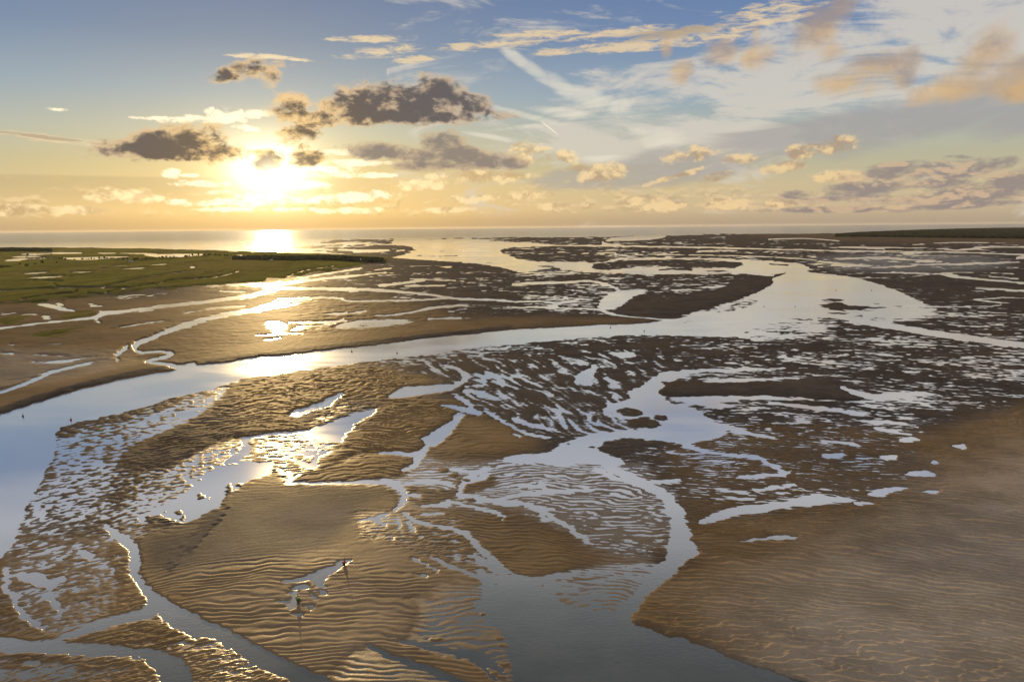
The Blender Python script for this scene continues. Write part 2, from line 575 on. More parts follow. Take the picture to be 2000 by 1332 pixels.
def spots(c, val, lst, blur=0, k=1.0):
    for s in lst:
        cx_, cy_, rx, ry = s[:4]
        rot = R(s[4]) if len(s) > 4 else 0
        a = np.linspace(0, 2 * np.pi, 18, endpoint=False)
        ex, ey = rx * np.cos(a), ry * np.sin(a)
        area(c, val, np.stack([cx_ + ex * math.cos(rot) - ey * math.sin(rot), cy_ + ex * math.sin(rot) + ey * math.cos(rot)], 1), blur, smooth=False, k=k)


FL = canvas(0.17)       # share of the ground under water
RP = canvas(1.0)        # strength of the ripples
EV = canvas(0.0)        # metres of bank above the flats
MUD = canvas(0.75)      # dark mud against sand
TAN = canvas(0.0)       # pale dry sand
GRS = canvas(0.0)       # saltmarsh grass
SHN = canvas(0.0)       # film of water on the sand
WST = canvas(0.0)       # where ripples run along the streams
WDR = canvas(0.0)       # where dry sand ripples lie
WBL = canvas(0.0)       # where the flats break into small hummocks
WFN = canvas(0.0)       # where fine wind and tide ripples lie

# ---- broad character of the flats, far to near
area(FL, 0.08, [(1300, 448), (2320, 440), (2320, 480), (1300, 470)], 8, 4)
area(FL, 0.03, [(1560, 440), (2320, 420), (2320, 474), (1900, 470), (1560, 466)], 10, 3)
area(FL, 0.20, [(1620, 500), (1930, 498), (2000, 515), (1950, 530), (1640, 528)], 20, 3)
area(FL, 0.17, [(985, 470), (1600, 470), (1600, 505), (985, 500)], 10, 4)
area(FL, 0.09, [(1560, 535), (2320, 540), (2320, 610), (1830, 605), (1780, 570)], 16, 4)
area(FL, 0.36, [(1000, 522), (1090, 525), (1150, 545), (1240, 560), (1180, 600), (1000, 585)], 18, 5)
area(FL, 0.22, [(1100, 535), (1480, 540), (1500, 555), (1400, 590), (1300, 600), (1200, 570)], 18, 5)
area(FL, 0.12, [(730, 525), (1000, 525), (1000, 600), (730, 600)], 25, 6)
area(FL, 0.02, [(-320, 560), (520, 560), (760, 580), (900, 640), (600, 690), (380, 715), (-320, 900)], 12, 5)
area(FL, 0.26, [(1790, 600), (2320, 620), (2320, 680), (2000, 662), (1830, 640)], 20, 5)
area(FL, 0.25, [(1560, 640), (1800, 645), (2320, 690), (2320, 760), (1850, 745), (1600, 700)], 25, 7)
area(FL, 0.22, [(1100, 662), (1600, 650), (1650, 700), (1700, 800), (1300, 800), (1000, 760), (800, 720)], 25, 9)
area(FL, 0.26, [(1450, 690), (2320, 700), (2320, 800), (1700, 790), (1450, 740)], 25, 8)
area(FL, 0.29, [(820, 700), (1180, 672), (1240, 740), (1220, 800), (1050, 850), (960, 800), (900, 740)], 25, 9)
area(FL, 0.32, [(690, 712), (800, 690), (1050, 672), (1050, 720), (860, 730)], 14, 5)
area(FL, 0.22, [(1640, 780), (2320, 760), (2320, 850), (1900, 845), (1680, 830)], 25, 8)
area(FL, 0.25, [(1330, 850), (1650, 820), (1870, 850), (1850, 940), (1700, 1000), (1400, 1040), (1320, 950)], 20, 8)
area(FL, 0.46, [(720, 890), (1000, 890), (1220, 905), (1300, 950), (1310, 1060), (1130, 1060), (1000, 990), (820, 990), (740, 950)], 20, 8)
area(FL, 0.40, [(1090, 960), (1300, 970), (1305, 1080), (1150, 1060)], 16, 7)
area(FL, 0.32, [(1330, 770), (1600, 775), (1640, 800), (1480, 850), (1334, 850), (1270, 830), (1240, 790)], 16, 6)
area(FL, 0.42, [(1080, 815), (1250, 800), (1300, 850), (1130, 850)], 16, 6)

# ---- dry banks of sand
DRY = dict(
    near_left=[(275, 1085), (300, 1040), (370, 1022), (430, 988), (460, 962), (490, 945), (530, 930), (570, 946), (700, 948), (760, 955), (775, 975), (765, 1000), (720, 1010), (700, 1050), (780, 1070), (900, 1120), (935, 1140), (880, 1180), (800, 1230), (760, 1332), (650, 1400), (620, 1332), (480, 1250), (335, 1182), (285, 1135)],
    middle_left=[(485, 742), (560, 736), (700, 715), (800, 735), (880, 760), (760, 785), (680, 775), (590, 800), (565, 812), (600, 835), (540, 843), (470, 852), (400, 880), (330, 905), (245, 905), (290, 868), (350, 835), (430, 790)],
    wedge=[(690, 850), (740, 805), (800, 785), (880, 785), (900, 800), (880, 815), (850, 835), (825, 855), (800, 885), (700, 880), (640, 920), (612, 935), (575, 930), (620, 905), (660, 880)],
    wedge_low=[(640, 915), (735, 888), (800, 892), (810, 905), (780, 930), (735, 936), (600, 940), (575, 935)],
    heart=[(905, 820), (880, 848), (850, 872), (832, 886), (850, 891), (900, 893), (1000, 889), (1035, 880), (1060, 868), (1020, 850), (1000, 830), (950, 820)],
    right_dry=[(1850, 845), (2320, 800), (2320, 1500), (1700, 1420), (1560, 1332), (1390, 1262), (1240, 1205), (1290, 1150), (1360, 1085), (1390, 1030), (1560, 1020), (1700, 990), (1850, 950), (1820, 890)],
    dark_bar=[(1300, 752), (1350, 748), (1500, 752), (1600, 740), (1640, 752), (1680, 768), (1690, 778), (1640, 785), (1550, 772), (1450, 772), (1334, 774), (1288, 768)],
    point=[(1200, 632), (1262, 626), (1330, 610), (1420, 592), (1480, 566), (1505, 545), (1470, 545), (1400, 570), (1300, 590), (1220, 604)],
    far_bank=[(-320, 690), (0, 750), (110, 745), (250, 712), (330, 716), (345, 722), (280, 733), (195, 752), (110, 774), (36, 798), (-100, 845), (-320, 900)],
    long_bank=[(383, 712), (420, 695), (560, 665), (700, 650), (800, 642), (1000, 622), (1160, 622), (1300, 626), (1200, 634), (1000, 644), (860, 658), (736, 674), (583, 691), (470, 704)],
    centre_low=[(930, 1010), (1050, 1022), (1130, 1055), (1110, 1115), (1030, 1122), (960, 1085), (910, 1040)],
    loop=[(800, 950), (880, 955), (900, 935), (960, 930), (960, 950), (905, 965), (830, 985), (800, 975)],
    west=[(0, 640), (200, 625), (330, 640), (300, 660), (255, 680), (150, 690), (0, 700)],
)
for nm, p in DRY.items():
    bl = {'right_dry': 34, 'heart': 20, 'centre_low': 30, 'west': 14, 'point': 10, 'long_bank': 8}.get(nm, 6)
    area(FL, 0.0, p, bl, bl * 0.5)
area(FL, 0.10, [(800, 1010), (935, 1045), (960, 1100), (930, 1130), (860, 1110), (740, 1060)], 10, 5)
area(FL, 0.30, [(690, 1000), (780, 1000), (800, 1040), (720, 1050)], 8, 4)

# ---- half drowned ripples
area(FL, 0.50, [(445, 758), (410, 787), (360, 825), (300, 852), (265, 870), (235, 905), (215, 960), (210, 1015), (40, 1035), (50, 1000), (80, 945), (105, 900), (125, 872), (150, 848), (230, 828), (300, 808), (370, 776)], 6, 4)
area(FL, 0.62, [(120, 860), (200, 850), (230, 870), (150, 920), (90, 1000), (60, 1040), (40, 1030), (60, 985), (100, 905)], 12, 7)
area(FL, 0.72, [(300, 838), (390, 790), (440, 764), (435, 775), (380, 815), (300, 850)], 8, 4)
area(FL, 0.50, [(470, 855), (420, 862), (360, 898), (300, 940), (240, 985), (220, 1025), (330, 1005), (400, 945), (470, 905), (500, 890)], 9, 5)
area(FL, 0.30, [(470, 855), (600, 850), (660, 860), (640, 890), (600, 925), (540, 910), (480, 900)], 8, 4)
area(FL, 0.34, [(20, 1040), (200, 1035), (250, 1070), (250, 1150), (200, 1200), (130, 1240), (60, 1215), (10, 1150), (0, 1090)], 9, 6)
area(FL, 0.05, [(215, 1060), (250, 1075), (252, 1140), (285, 1160), (283, 1190), (220, 1200), (235, 1150), (220, 1110)], 5, 4)
area(FL, 0.10, [(0, 1140), (30, 1180), (70, 1230), (100, 1245), (0, 1245)], 5, 4)
area(FL, 0.50, [(830, 1150), (930, 1135), (945, 1180), (960, 1220), (1000, 1290), (1000, 1345), (900, 1345), (850, 1280), (815, 1230)], 24, 10)
area(RP, 1.5, [(780, 1120), (940, 1130), (1000, 1290), (1000, 1345), (780, 1345), (740, 1230)], 30, 14)
area(FL, 0.60, [(1085, 1140), (1150, 1110), (1270, 1100), (1280, 1130), (1230, 1190), (1140, 1190), (1095, 1165)], 8, 5)
area(FL, 0.45, [(720, 1258), (850, 1270), (990, 1330), (990, 1480), (720, 1480), (650, 1330)], 12, 8)
area(FL, 0.30, [(0, 1285), (100, 1285), (150, 1330), (100, 1450), (-200, 1450), (-200, 1290)], 8, 5)

# ---- ripple strength and kind
area(WBL, 1.0, [(450, 755), (300, 850), (235, 905), (330, 905), (480, 860), (480, 905), (330, 1010), (230, 1030), (40, 1035), (30, 1000), (100, 850)], 12, 7)
area(WBL, 0.5, [(-100, 1030), (240, 1040), (250, 1180), (100, 1240), (-100, 1240)], 16, 8)
for nm, v in (('near_left', .35), ('wedge', 2.4), ('wedge_low', 1.3), ('heart', .6), ('right_dry', 3.2), ('dark_bar', .35), ('far_bank', .3), ('long_bank', .4), ('point', .5), ('middle_left', 2.0), ('west', .3), ('centre_low', 1.5)):
    area(RP, v, DRY[nm], 14, 7)
area(RP, 2.3, [(300, 1135), (480, 1105), (560, 1100), (700, 1110), (860, 1150), (820, 1230), (760, 1332), (650, 1400), (480, 1250), (340, 1185)], 40, 18)
area(RP, 0.10, [(470, 960), (740, 960), (740, 1000), (640, 1060), (420, 1080), (330, 1070), (420, 1000)], 30, 15)
area(RP, 4.4, [(1380, 1200), (1700, 1190), (2320, 1170), (2320, 1480), (1600, 1480), (1400, 1270)], 40, 18)
area(RP, 3.2, [(1330, 850), (1500, 830), (1700, 850), (1840, 880), (1830, 950), (1700, 1000), (1400, 1045), (1320, 960)], 24, 10)
area(RP, 4.2, [(1370, 1030), (1560, 1010), (1700, 1060), (1700, 1180), (1450, 1210), (1300, 1180), (1320, 1100)], 40, 20)
area(RP, 3.6, [(1560, 1010), (2100, 980), (2320, 1200), (1700, 1200)], 40, 20)
area(RP, 1.3, [(1840, 860), (2100, 840), (2100, 1000), (1880, 980), (1800, 920)], 30, 20)
area(RP, 0.35, [(-100, 590), (500, 580), (560, 680), (300, 720), (0, 740)], 20, 8)
area(WST, 0.75, [(780, 712), (1000, 690), (1250, 672), (1330, 700), (1260, 800), (1240, 840), (1080, 862), (960, 815), (850, 760)], 30, 12)
for nm in ('near_left', 'wedge', 'wedge_low', 'heart', 'middle_left', 'long_bank', 'far_bank', 'centre_low', 'loop'):
    area(WDR, 1.0, DRY[nm], 14, 7)
area(WDR, 1.0, [(800, 1130), (940, 1130), (1005, 1290), (1000, 1480), (600, 1480)], 14, 7)
area(WDR, 0.8, [(1080, 1090), (1290, 1090), (1290, 1200), (1080, 1200)], 20, 9)
area(WDR, 0.7, [(700, 880), (1250, 900), (1310, 1060), (1100, 1060), (900, 1010), (720, 1010)], 30, 12)
area(WFN, 1.0, DRY['right_dry'], 20, 10)
area(WFN, 0.6, [(1330, 860), (1700, 850), (1850, 880), (1850, 960), (1400, 1060), (1330, 1000)], 20, 10)

# ---- open water
RIVER = [(-320, 930), (-100, 850), (0, 811), (36, 798), (111, 774), (194, 752), (278, 733), (347, 722), (383, 713), (428, 710), (500, 698), (583, 691), (644, 683), (736, 674), (792, 666), (861, 658), (950, 650), (1000, 644), (1080, 640), (1150, 636), (1200, 634), (1260, 631), (1307, 624),
         (1345, 618), (1400, 601), (1450, 583), (1490, 566), (1510, 553), (1508, 545), (1530, 537), (1545, 530), (1600, 534), (1640, 538), (1690, 548), (1730, 560), (1760, 572), (1790, 586), (1806, 594), (1796, 606), (1760, 613), (1700, 614), (1640, 610), (1614, 612), (1600, 616), (1590, 626),
         (1545, 633), (1510, 641), (1470, 653), (1420, 658), (1340, 656), (1236, 654), (1167, 658), (1070, 666), (1000, 673), (930, 679), (861, 689), (792, 697), (736, 704), (708, 708), (611, 720), (533, 732), (483, 738), (450, 748), (400, 763), (333, 778), (300, 790), (250, 803), (200, 815),
         (140, 828), (108, 845), (112, 870), (102, 895), (85, 930), (70, 960), (52, 990), (38, 1030), (15, 1075), (-20, 1095), (-150, 1140), (-320, 1200)]
area(FL, 1.0, RIVER, 1)
area(FL, 0.68, [(1420, 655), (1560, 622), (1620, 632), (1600, 652), (1480, 664)], 10, 3)
area(FL, 0.70, [(1330, 622), (1440, 585), (1480, 590), (1400, 618), (1340, 632)], 8, 3)
area(FL, 0.75, [(1700, 585), (1790, 590), (1830, 615), (1740, 632), (1640, 622)], 12, 3)
area(FL, 0.05, [(1602, 596), (1640, 590), (1660, 598), (1732, 599), (1700, 604), (1640, 606), (1612, 602)], 4, 1)
area(FL, 0.3, [(1610, 584), (1640, 584), (1650, 590), (1615, 590)], 4, 1)
creek(FL, 0.55, [(1660, 583), (1690, 584), (1720, 586)], 2.5, 3, 1)
creek(FL, 1.0, [(1586, 615), (1640, 619), (1694, 630), (1764, 641), (1830, 652), (1890, 661), (2000, 674), (2320, 712)], [8, 10, 12, 11, 11, 10], 1)

# sea, mouth of the estuary
area(FL, 1.0, [(-320, 400), (-320, 489), (0, 486), (300, 487), (400, 489), (480, 492), (560, 494), (690, 499), (740, 503), (770, 504), (811, 488), (800, 482), (772, 477), (690, 474), (640, 470), (700, 467), (914, 466), (1000, 463), (1190, 463), (1240, 461), (1350, 458), (1480, 457), (1560, 457), (1660, 456), (1740, 450), (2320, 430), (2320, 400)], 1, 1, smooth=False)
area(FL, 1.0, [(770, 478), (812, 488), (795, 496), (758, 504), (858, 510), (917, 514), (955, 519), (986, 524), (1020, 532), (1060, 526), (1095, 527), (1075, 518), (1030, 512), (1000, 503), (985, 498), (978, 490), (1000, 483), (1076, 481), (1040, 475), (1000, 472), (940, 469), (914, 467), (860, 466), (780, 466)], 1, 1)
area(FL, 0.06, [(622, 473), (660, 470), (684, 471), (650, 475)], 2, 1)
area(FL, 0.05, [(448, 477), (500, 475), (505, 478), (460, 479)], 2, 0)
for p in ([(545, 483), (650, 478), (768, 479), (810, 487), (790, 496), (758, 503), (690, 498), (600, 490)], [(440, 484), (560, 481), (680, 484), (560, 487)]):
    area(FL, 0.18, p, 3, 1)
for p, w in (([(430, 487), (520, 488)], 1.6), ([(540, 488), (600, 487), (650, 488)], 2), ([(660, 488), (720, 490), (760, 489)], 3), ([(690, 493), (750, 491)], 2), ([(575, 497), (640, 500)], 2), ([(560, 492), (575, 493)], 2.5), ([(630, 482), (720, 481)], 1.5)):
    creek(FL, 1.0, p, w)
creek(FL, 0.3, [(770, 470), (830, 468), (900, 466)], 1.2, 2, 0)
creek(FL, 0.2, [(815, 500), (850, 501), (895, 500)], 1.5, 2, 0)
creek(FL, 0.25, [(840, 492), (880, 491)], 1.2, 2, 0)
creek(FL, 0.4, [(950, 513), (1000, 513)], 1.5, 2, 0)

# the second channel and its islands
area(FL, 1.0, [(985, 497), (1005, 504), (1030, 509), (1055, 513), (1120, 513), (1165, 513), (1183, 511), (1200, 506), (1250, 504), (1330, 504), (1400, 505), (1450, 508), (1500, 511), (1540, 514), (1570, 518), (1581, 525), (1568, 530), (1540, 532), (1500, 538), (1450, 535), (1350, 536), (1200, 533), (1130, 530), (1095, 527), (1050, 524), (1000, 528)], 1, 1)
area(FL, 0.15, [(1155, 521), (1160, 515), (1192, 512), (1220, 508), (1330, 507), (1400, 509), (1450, 514), (1442, 521), (1425, 524), (1340, 523), (1250, 522), (1190, 528), (1165, 527)], 2, 1)
creek(FL, 0.1, [(1285, 527), (1320, 525), (1355, 528)], [3, 6, 3], 2, 1)
creek(FL, 0.2, [(1370, 531), (1400, 529), (1430, 531)], [1, 4, 1], 2, 1)
creek(FL, 0.1, [(1500, 516), (1520, 517), (1540, 518)], 2.5, 2, 0)
creek(FL, 0.15, [(1050, 519), (1075, 521), (1095, 526)], [2, 5, 2], 2, 1)
area(FL, 1.0, [(1178, 471), (1192, 467), (1220, 463), (1300, 461), (1283, 467), (1240, 470), (1200, 471)], 1, 0)
for p, w in (([(1180, 471), (1177, 474), (1190, 478), (1228, 481)], 1.5), ([(1060, 480), (1225, 481), (1390, 484), (1500, 487), (1640, 490), (1730, 491), (1870, 493), (2000, 498), (2320, 512)], [3, 2, 2, 2, 2, 2.5]),
             ([(1165, 495), (1200, 494), (1203, 500)], 2), ([(1240, 497), (1400, 499), (1500, 502), (1580, 507), (1630, 515), (1700, 520)], [1.2, 2, 3]), ([(1640, 483), (1720, 486), (1727, 489), (1718, 492)], 2),
             ([(1845, 487), (1870, 489), (1890, 487), (1940, 483), (2000, 483), (2200, 486)], [2, 4, 2, 1.5]), ([(1780, 479), (1830, 475), (1900, 474), (2000, 476), (2200, 480)], 1.6), ([(1985, 504), (2000, 503), (2060, 503)], 5),
             ([(1665, 483), (1760, 484), (1850, 486)], 1.5), ([(1780, 517), (1870, 516), (1940, 514), (1990, 512)], 2), ([(1700, 523), (1790, 520)], 2), ([(1640, 537), (1680, 534), (1745, 533), (1830, 535), (1860, 540), (1940, 548), (2000, 553), (2320, 580)], [1.5, 1.5, 2, 4, 3, 4]),
             ([(1738, 533), (1750, 532)], 3), ([(1805, 599), (1890, 599), (1945, 597), (1956, 593), (1930, 588), (1903, 586), (1920, 584), (2000, 582), (2200, 590)], [2, 1.6, 2, 2]), ([(1905, 563), (1950, 565), (2000, 568), (2200, 575)], [1, 3, 3]),
             ([(1840, 533), (1900, 532), (1980, 535)], 1.5), ([(1930, 540), (1990, 545)], 2), ([(1850, 536), (1868, 539)], 4), ([(1640, 506), (1720, 503), (1770, 507), (1840, 511)], 2), ([(1500, 468), (1570, 466), (1640, 471)], 2), ([(1360, 490), (1440, 490)], 1.5), ([(1090, 493), (1150, 495)], 1.2)):
    creek(FL, 1.0, p, w, 1, 0)
area(SHN, 0.4, [(1620, 500), (1900, 500), (1960, 518), (1880, 529), (1650, 527)], 25, 3)
area(SHN, 0.35, [(-320, 690), (150, 690), (250, 700), (150, 735), (-320, 800)], 25, 8)

# middle distance, right of the middle
area(FL, 1.0, [(1170, 596), (1180, 580), (1200, 571), (1240, 568), (1264, 569), (1236, 581), (1216, 596), (1196, 604), (1172, 603)], 1, 1)
for p, w in (([(1000, 556), (1050, 553), (1100, 552), (1150, 549), (1185, 556), (1210, 567)], [5, 5, 4, 4, 3]), ([(1000, 600), (1100, 602), (1170, 605), (1200, 615), (1270, 622), (1310, 625)], [2, 3, 4, 3, 2]), ([(1000, 589), (1060, 589), (1082, 593), (1087, 599), (1072, 603)], [3, 3, 5, 4]),
             ([(1090, 593), (1130, 585)], 3), ([(530, 563), (700, 565), (790, 571), (850, 577), (885, 583), (960, 586), (1000, 589)], [5, 5, 4, 4, 4]), ([(540, 584), (600, 582), (660, 582), (680, 588), (740, 588), (800, 587), (880, 583)], [2, 3, 3, 3, 3, 2]),
             ([(500, 607), (530, 600), (560, 597), (590, 592)], [8, 8, 5, 1]), ([(545, 591), (575, 588), (606, 586)], 3), ([(725, 617), (780, 614), (850, 601), (912, 596)], [1, 3, 5, 2]), ([(655, 615), (700, 610), (714, 607)], [2, 3, 2]), ([(630, 614), (660, 613), (677, 610)], [1, 5, 1]),
             ([(500, 560), (560, 553), (620, 546), (680, 540), (755, 532)], [2, 5, 4, 4, 1]), ([(600, 540), (640, 534), (700, 525), (705, 520)], [2, 3, 3, 1]), ([(740, 558), (780, 554), (830, 547)], 5), ([(790, 559), (870, 558)], 3), ([(870, 622), (885, 620)], 5), ([(835, 623), (900, 621)], [3, 4]), ([(800, 545), (890, 548)], 2), ([(730, 528), (765, 524)], 2),
             ([(430, 569), (480, 570)], 2), ([(640, 567), (700, 569)], 1.5)):
    creek(FL, 1.0, p, w, 1, 0)
area(FL, 0.8, [(655, 641), (680, 629), (730, 625), (805, 628), (760, 637), (700, 642)], 5, 1)
area(FL, 0.5, [(520, 628), (555, 632), (560, 648), (530, 648)], 6, 2)
area(FL, 1.0, [(522, 629), (552, 631), (556, 640), (545, 648), (532, 642)], 2, 1)
for p, w in (([(565, 630), (620, 629), (675, 626)], 3), ([(580, 638), (640, 634), (672, 622)], 2), ([(515, 664), (548, 660)], 3), ([(500, 655), (560, 652), (590, 652)], 2), ([(570, 644), (590, 643)], 4)):
    creek(FL, 1.0, p, w, 1, 0)

# the creeks of the left bank
for p, w in (([(535, 563), (500, 576), (445, 584), (389, 591), (305, 600), (236, 609), (206, 612), (188, 619), (165, 623), (83, 631), (0, 642), (-320, 690)], [10, 6, 5, 6, 5, 8, 6, 4, 4, 5]), ([(300, 606), (236, 611), (206, 613)], 2), ([(208, 613), (194, 608)], 4),
             ([(540, 592), (500, 605), (444, 614), (400, 624), (361, 636), (330, 646), (305, 657), (275, 668), (263, 677), (272, 688), (314, 687), (337, 691), (326, 697), (300, 702), (287, 707), (319, 711), (352, 717), (382, 712)], [9, 7, 7, 9, 10, 9, 8, 10, 9, 4, 4, 5, 5, 5, 4, 6, 9, 9]),
             ([(0, 613), (30, 612), (52, 614), (90, 617), (95, 620), (85, 621), (101, 624)], [2, 3, 2, 3, 3]), ([(-320, 620), (0, 595), (40, 592), (90, 590)], 2), ([(320, 564), (360, 560), (417, 557), (500, 555), (535, 557)], [2, 3, 3, 4]),
             ([(185, 624), (196, 631)], 4), ([(-320, 850), (0, 766), (65, 743), (100, 727), (150, 715), (210, 702)], [9, 8, 8, 6, 4, 2]), ([(0, 690), (60, 692), (140, 697)], [4, 3, 1]), ([(20, 674), (90, 666), (150, 668)], [2, 3, 1]), ([(200, 648), (270, 634), (330, 626)], [1, 3, 1]), ([(60, 708), (120, 706), (190, 696)], [2, 4, 1]), ([(360, 612), (420, 602), (480, 598)], [1, 2, 1]), ([(225, 695), (240, 685), (252, 674)], [6, 8, 3]), ([(228, 700), (232, 706)], 4), ([(175, 597), (200, 598)], 3), ([(165, 592), (183, 595), (188, 598)], 2), ([(110, 593), (125, 597), (112, 594)], 3)):
    creek(FL, 1.0, p, w, 1, 1)
area(FL, 1.0, [(72, 595), (90, 593), (110, 597), (125, 601), (150, 608), (125, 608), (100, 602)], 1, 0)
area(FL, 0.40, [(60, 660), (130, 650), (170, 660), (120, 680), (20, 700)], 14, 4)
area(FL, 0.35, [(190, 570), (300, 572), (350, 562), (300, 582), (220, 584)], 10, 3)

# pools and streams of the near flats
POOLS = [
    [(738, 796), (715, 802), (690, 808), (667, 817), (640, 827), (605, 838), (588, 848), (612, 857), (640, 861), (662, 863), (674, 850), (688, 834), (706, 820), (730, 809)],
    [(536, 905), (520, 925), (492, 935), (462, 955), (442, 965), (430, 985), (405, 1000), (380, 1014), (358, 1021), (330, 1012), (290, 1022), (268, 1010), (300, 995), (340, 975), (370, 955), (385, 940), (400, 925), (430, 912), (470, 905), (500, 902)],
    [(905, 812), (893, 830), (880, 845), (865, 860), (850, 872), (838, 871), (824, 858), (835, 850), (860, 835), (880, 822), (892, 808)],
    [(764, 770), (790, 756), (850, 752), (888, 750), (905, 740), (908, 732), (916, 737), (900, 752), (880, 762), (850, 768), (800, 775), (760, 779)],
    [(1320, 724), (1292, 730), (1265, 745), (1250, 756), (1228, 765), (1232, 778), (1210, 786), (1180, 796), (1190, 812), (1230, 818), (1262, 826), (1250, 836), (1200, 843), (1150, 850), (1118, 860), (1090, 870), (1072, 883), (1010, 887), (985, 898), (1000, 905), (1050, 902), (1100, 910), (1150, 905), (1215, 908),
     (1205, 893), (1176, 885), (1172, 871), (1200, 860), (1250, 856), (1300, 862), (1340, 866), (1400, 855), (1420, 838), (1390, 820), (1360, 800), (1310, 787), (1292, 774), (1284, 765), (1296, 755), (1312, 745), (1336, 735), (1360, 727), (1420, 724)],
    [(1310, 778), (1334, 776), (1400, 773), (1480, 773), (1560, 777), (1590, 782), (1500, 781), (1440, 782), (1400, 786), (1440, 795), (1400, 796), (1350, 790)],
    [(1640, 757), (1668, 762), (1700, 770), (1740, 766), (1790, 764), (1830, 768), (1780, 775), (1720, 780), (1690, 778), (1660, 768)],
    [(1366, 1020), (1400, 1000), (1450, 989), (1530, 981), (1562, 984), (1500, 996), (1440, 1006), (1400, 1017)],
    [(1440, 1056), (1480, 1050), (1520, 1045), (1552, 1048), (1556, 1055), (1510, 1054), (1470, 1058)],
    [(670, 1095), (650, 1103), (630, 1110), (610, 1120), (583, 1129), (553, 1134), (557, 1138), (580, 1137), (604, 1134), (613, 1138), (618, 1145), (640, 1149), (634, 1140), (630, 1135), (642, 1128), (655, 1117), (670, 1105), (686, 1097), (684, 1093)],
    [(568, 1148), (600, 1141), (603, 1147), (598, 1152), (578, 1151)], [(563, 1160), (575, 1152), (581, 1158), (579, 1168), (582, 1182), (565, 1191), (555, 1178), (540, 1176), (541, 1171), (560, 1174), (574, 1167)],
    [(592, 1178), (600, 1180), (612, 1180), (611, 1193), (600, 1185)], [(566, 1197), (590, 1198), (593, 1205), (584, 1207), (574, 1201)], [(606, 1158), (612, 1160), (619, 1171), (615, 1174), (609, 1168)], [(622, 1154), (632, 1154), (642, 1160), (630, 1162)],
    [(897, 947), (905, 938), (935, 930), (960, 925), (940, 938), (905, 950), (905, 962), (896, 958)], [(33, 1125), (60, 1118), (85, 1120), (100, 1130), (125, 1125), (128, 1134), (110, 1140), (97, 1155), (107, 1160), (110, 1170), (118, 1180), (117, 1206), (111, 1190), (95, 1172), (82, 1166), (94, 1150), (75, 1145), (50, 1136)],
    [(154, 1073), (170, 1080), (186, 1083), (180, 1093), (165, 1088)], [(45, 1294), (75, 1293), (76, 1300), (50, 1299)], [(80, 1304), (108, 1305), (106, 1311), (85, 1310)], [(36, 1312), (58, 1312), (50, 1324), (38, 1320)], [(0, 1304), (8, 1308), (4, 1325), (-20, 1325)],
    [(1585, 966), (1640, 971), (1666, 978), (1620, 983), (1570, 987), (1545, 982)], [(1670, 980), (1700, 979), (1706, 984), (1675, 985)], [(1695, 965), (1730, 953), (1772, 952), (1740, 962), (1720, 970)], [(1765, 928), (1790, 920), (1820, 923), (1826, 929), (1790, 928)], [(1800, 959), (1835, 960), (1825, 964), (1800, 962)],
    [(1720, 890), (1752, 890), (1748, 897), (1728, 897)], [(1605, 889), (1640, 885), (1656, 889), (1630, 893)], [(1450, 888), (1480, 888), (1482, 896), (1440, 892)], [(1757, 858), (1775, 853), (1798, 859), (1770, 863)], [(1860, 870), (1884, 868), (1886, 876), (1866, 875)], [(1817, 902), (1826, 900), (1834, 903), (1826, 906)], [(1680, 893), (1700, 896), (1670, 896)],
    [(575, 905), (590, 897), (600, 905), (614, 895), (622, 889), (621, 906), (612, 915), (594, 912)], [(565, 810), (580, 800), (610, 792), (635, 780), (672, 765), (664, 776), (640, 794), (605, 803), (582, 815)],
    [(1220, 690), (1240, 688), (1236, 697), (1212, 698)], [(1125, 735), (1150, 720), (1160, 712), (1168, 718), (1155, 740), (1158, 752), (1135, 748)],
]
for p in POOLS:
    area(FL, 1.0, p, 2, 1)
LAGOON = [(935, 1112), (960, 1120), (1000, 1124), (1035, 1126), (1090, 1119), (1135, 1114), (1105, 1135), (1082, 1150), (1090, 1170), (1110, 1182), (1150, 1191), (1190, 1196), (1226, 1196), (1232, 1215), (1262, 1226), (1300, 1240), (1334, 1246), (1390, 1267), (1450, 1292), (1530, 1318), (1600, 1345), (1700, 1400), (1750, 1480),
          (1010, 1480), (1000, 1400), (1003, 1332), (998, 1295), (988, 1270), (983, 1240), (950, 1215), (936, 1200), (927, 1180), (942, 1160), (938, 1135)]
area(FL, 1.0, LAGOON, 3, 2)
area(FL, 1.0, [(1300, 985), (1322, 995), (1338, 1015), (1348, 1040), (1352, 1060), (1366, 1080), (1340, 1094), (1326, 1110), (1312, 1125), (1290, 1140), (1262, 1165), (1236, 1200), (1205, 1192), (1240, 1160), (1262, 1130), (1275, 1110), (1300, 1092), (1308, 1060), (1312, 1020)], 3, 2)
creek(FL, 0.15, [(1085, 1132), (1150, 1130), (1200, 1124)], 3, 2, 1)
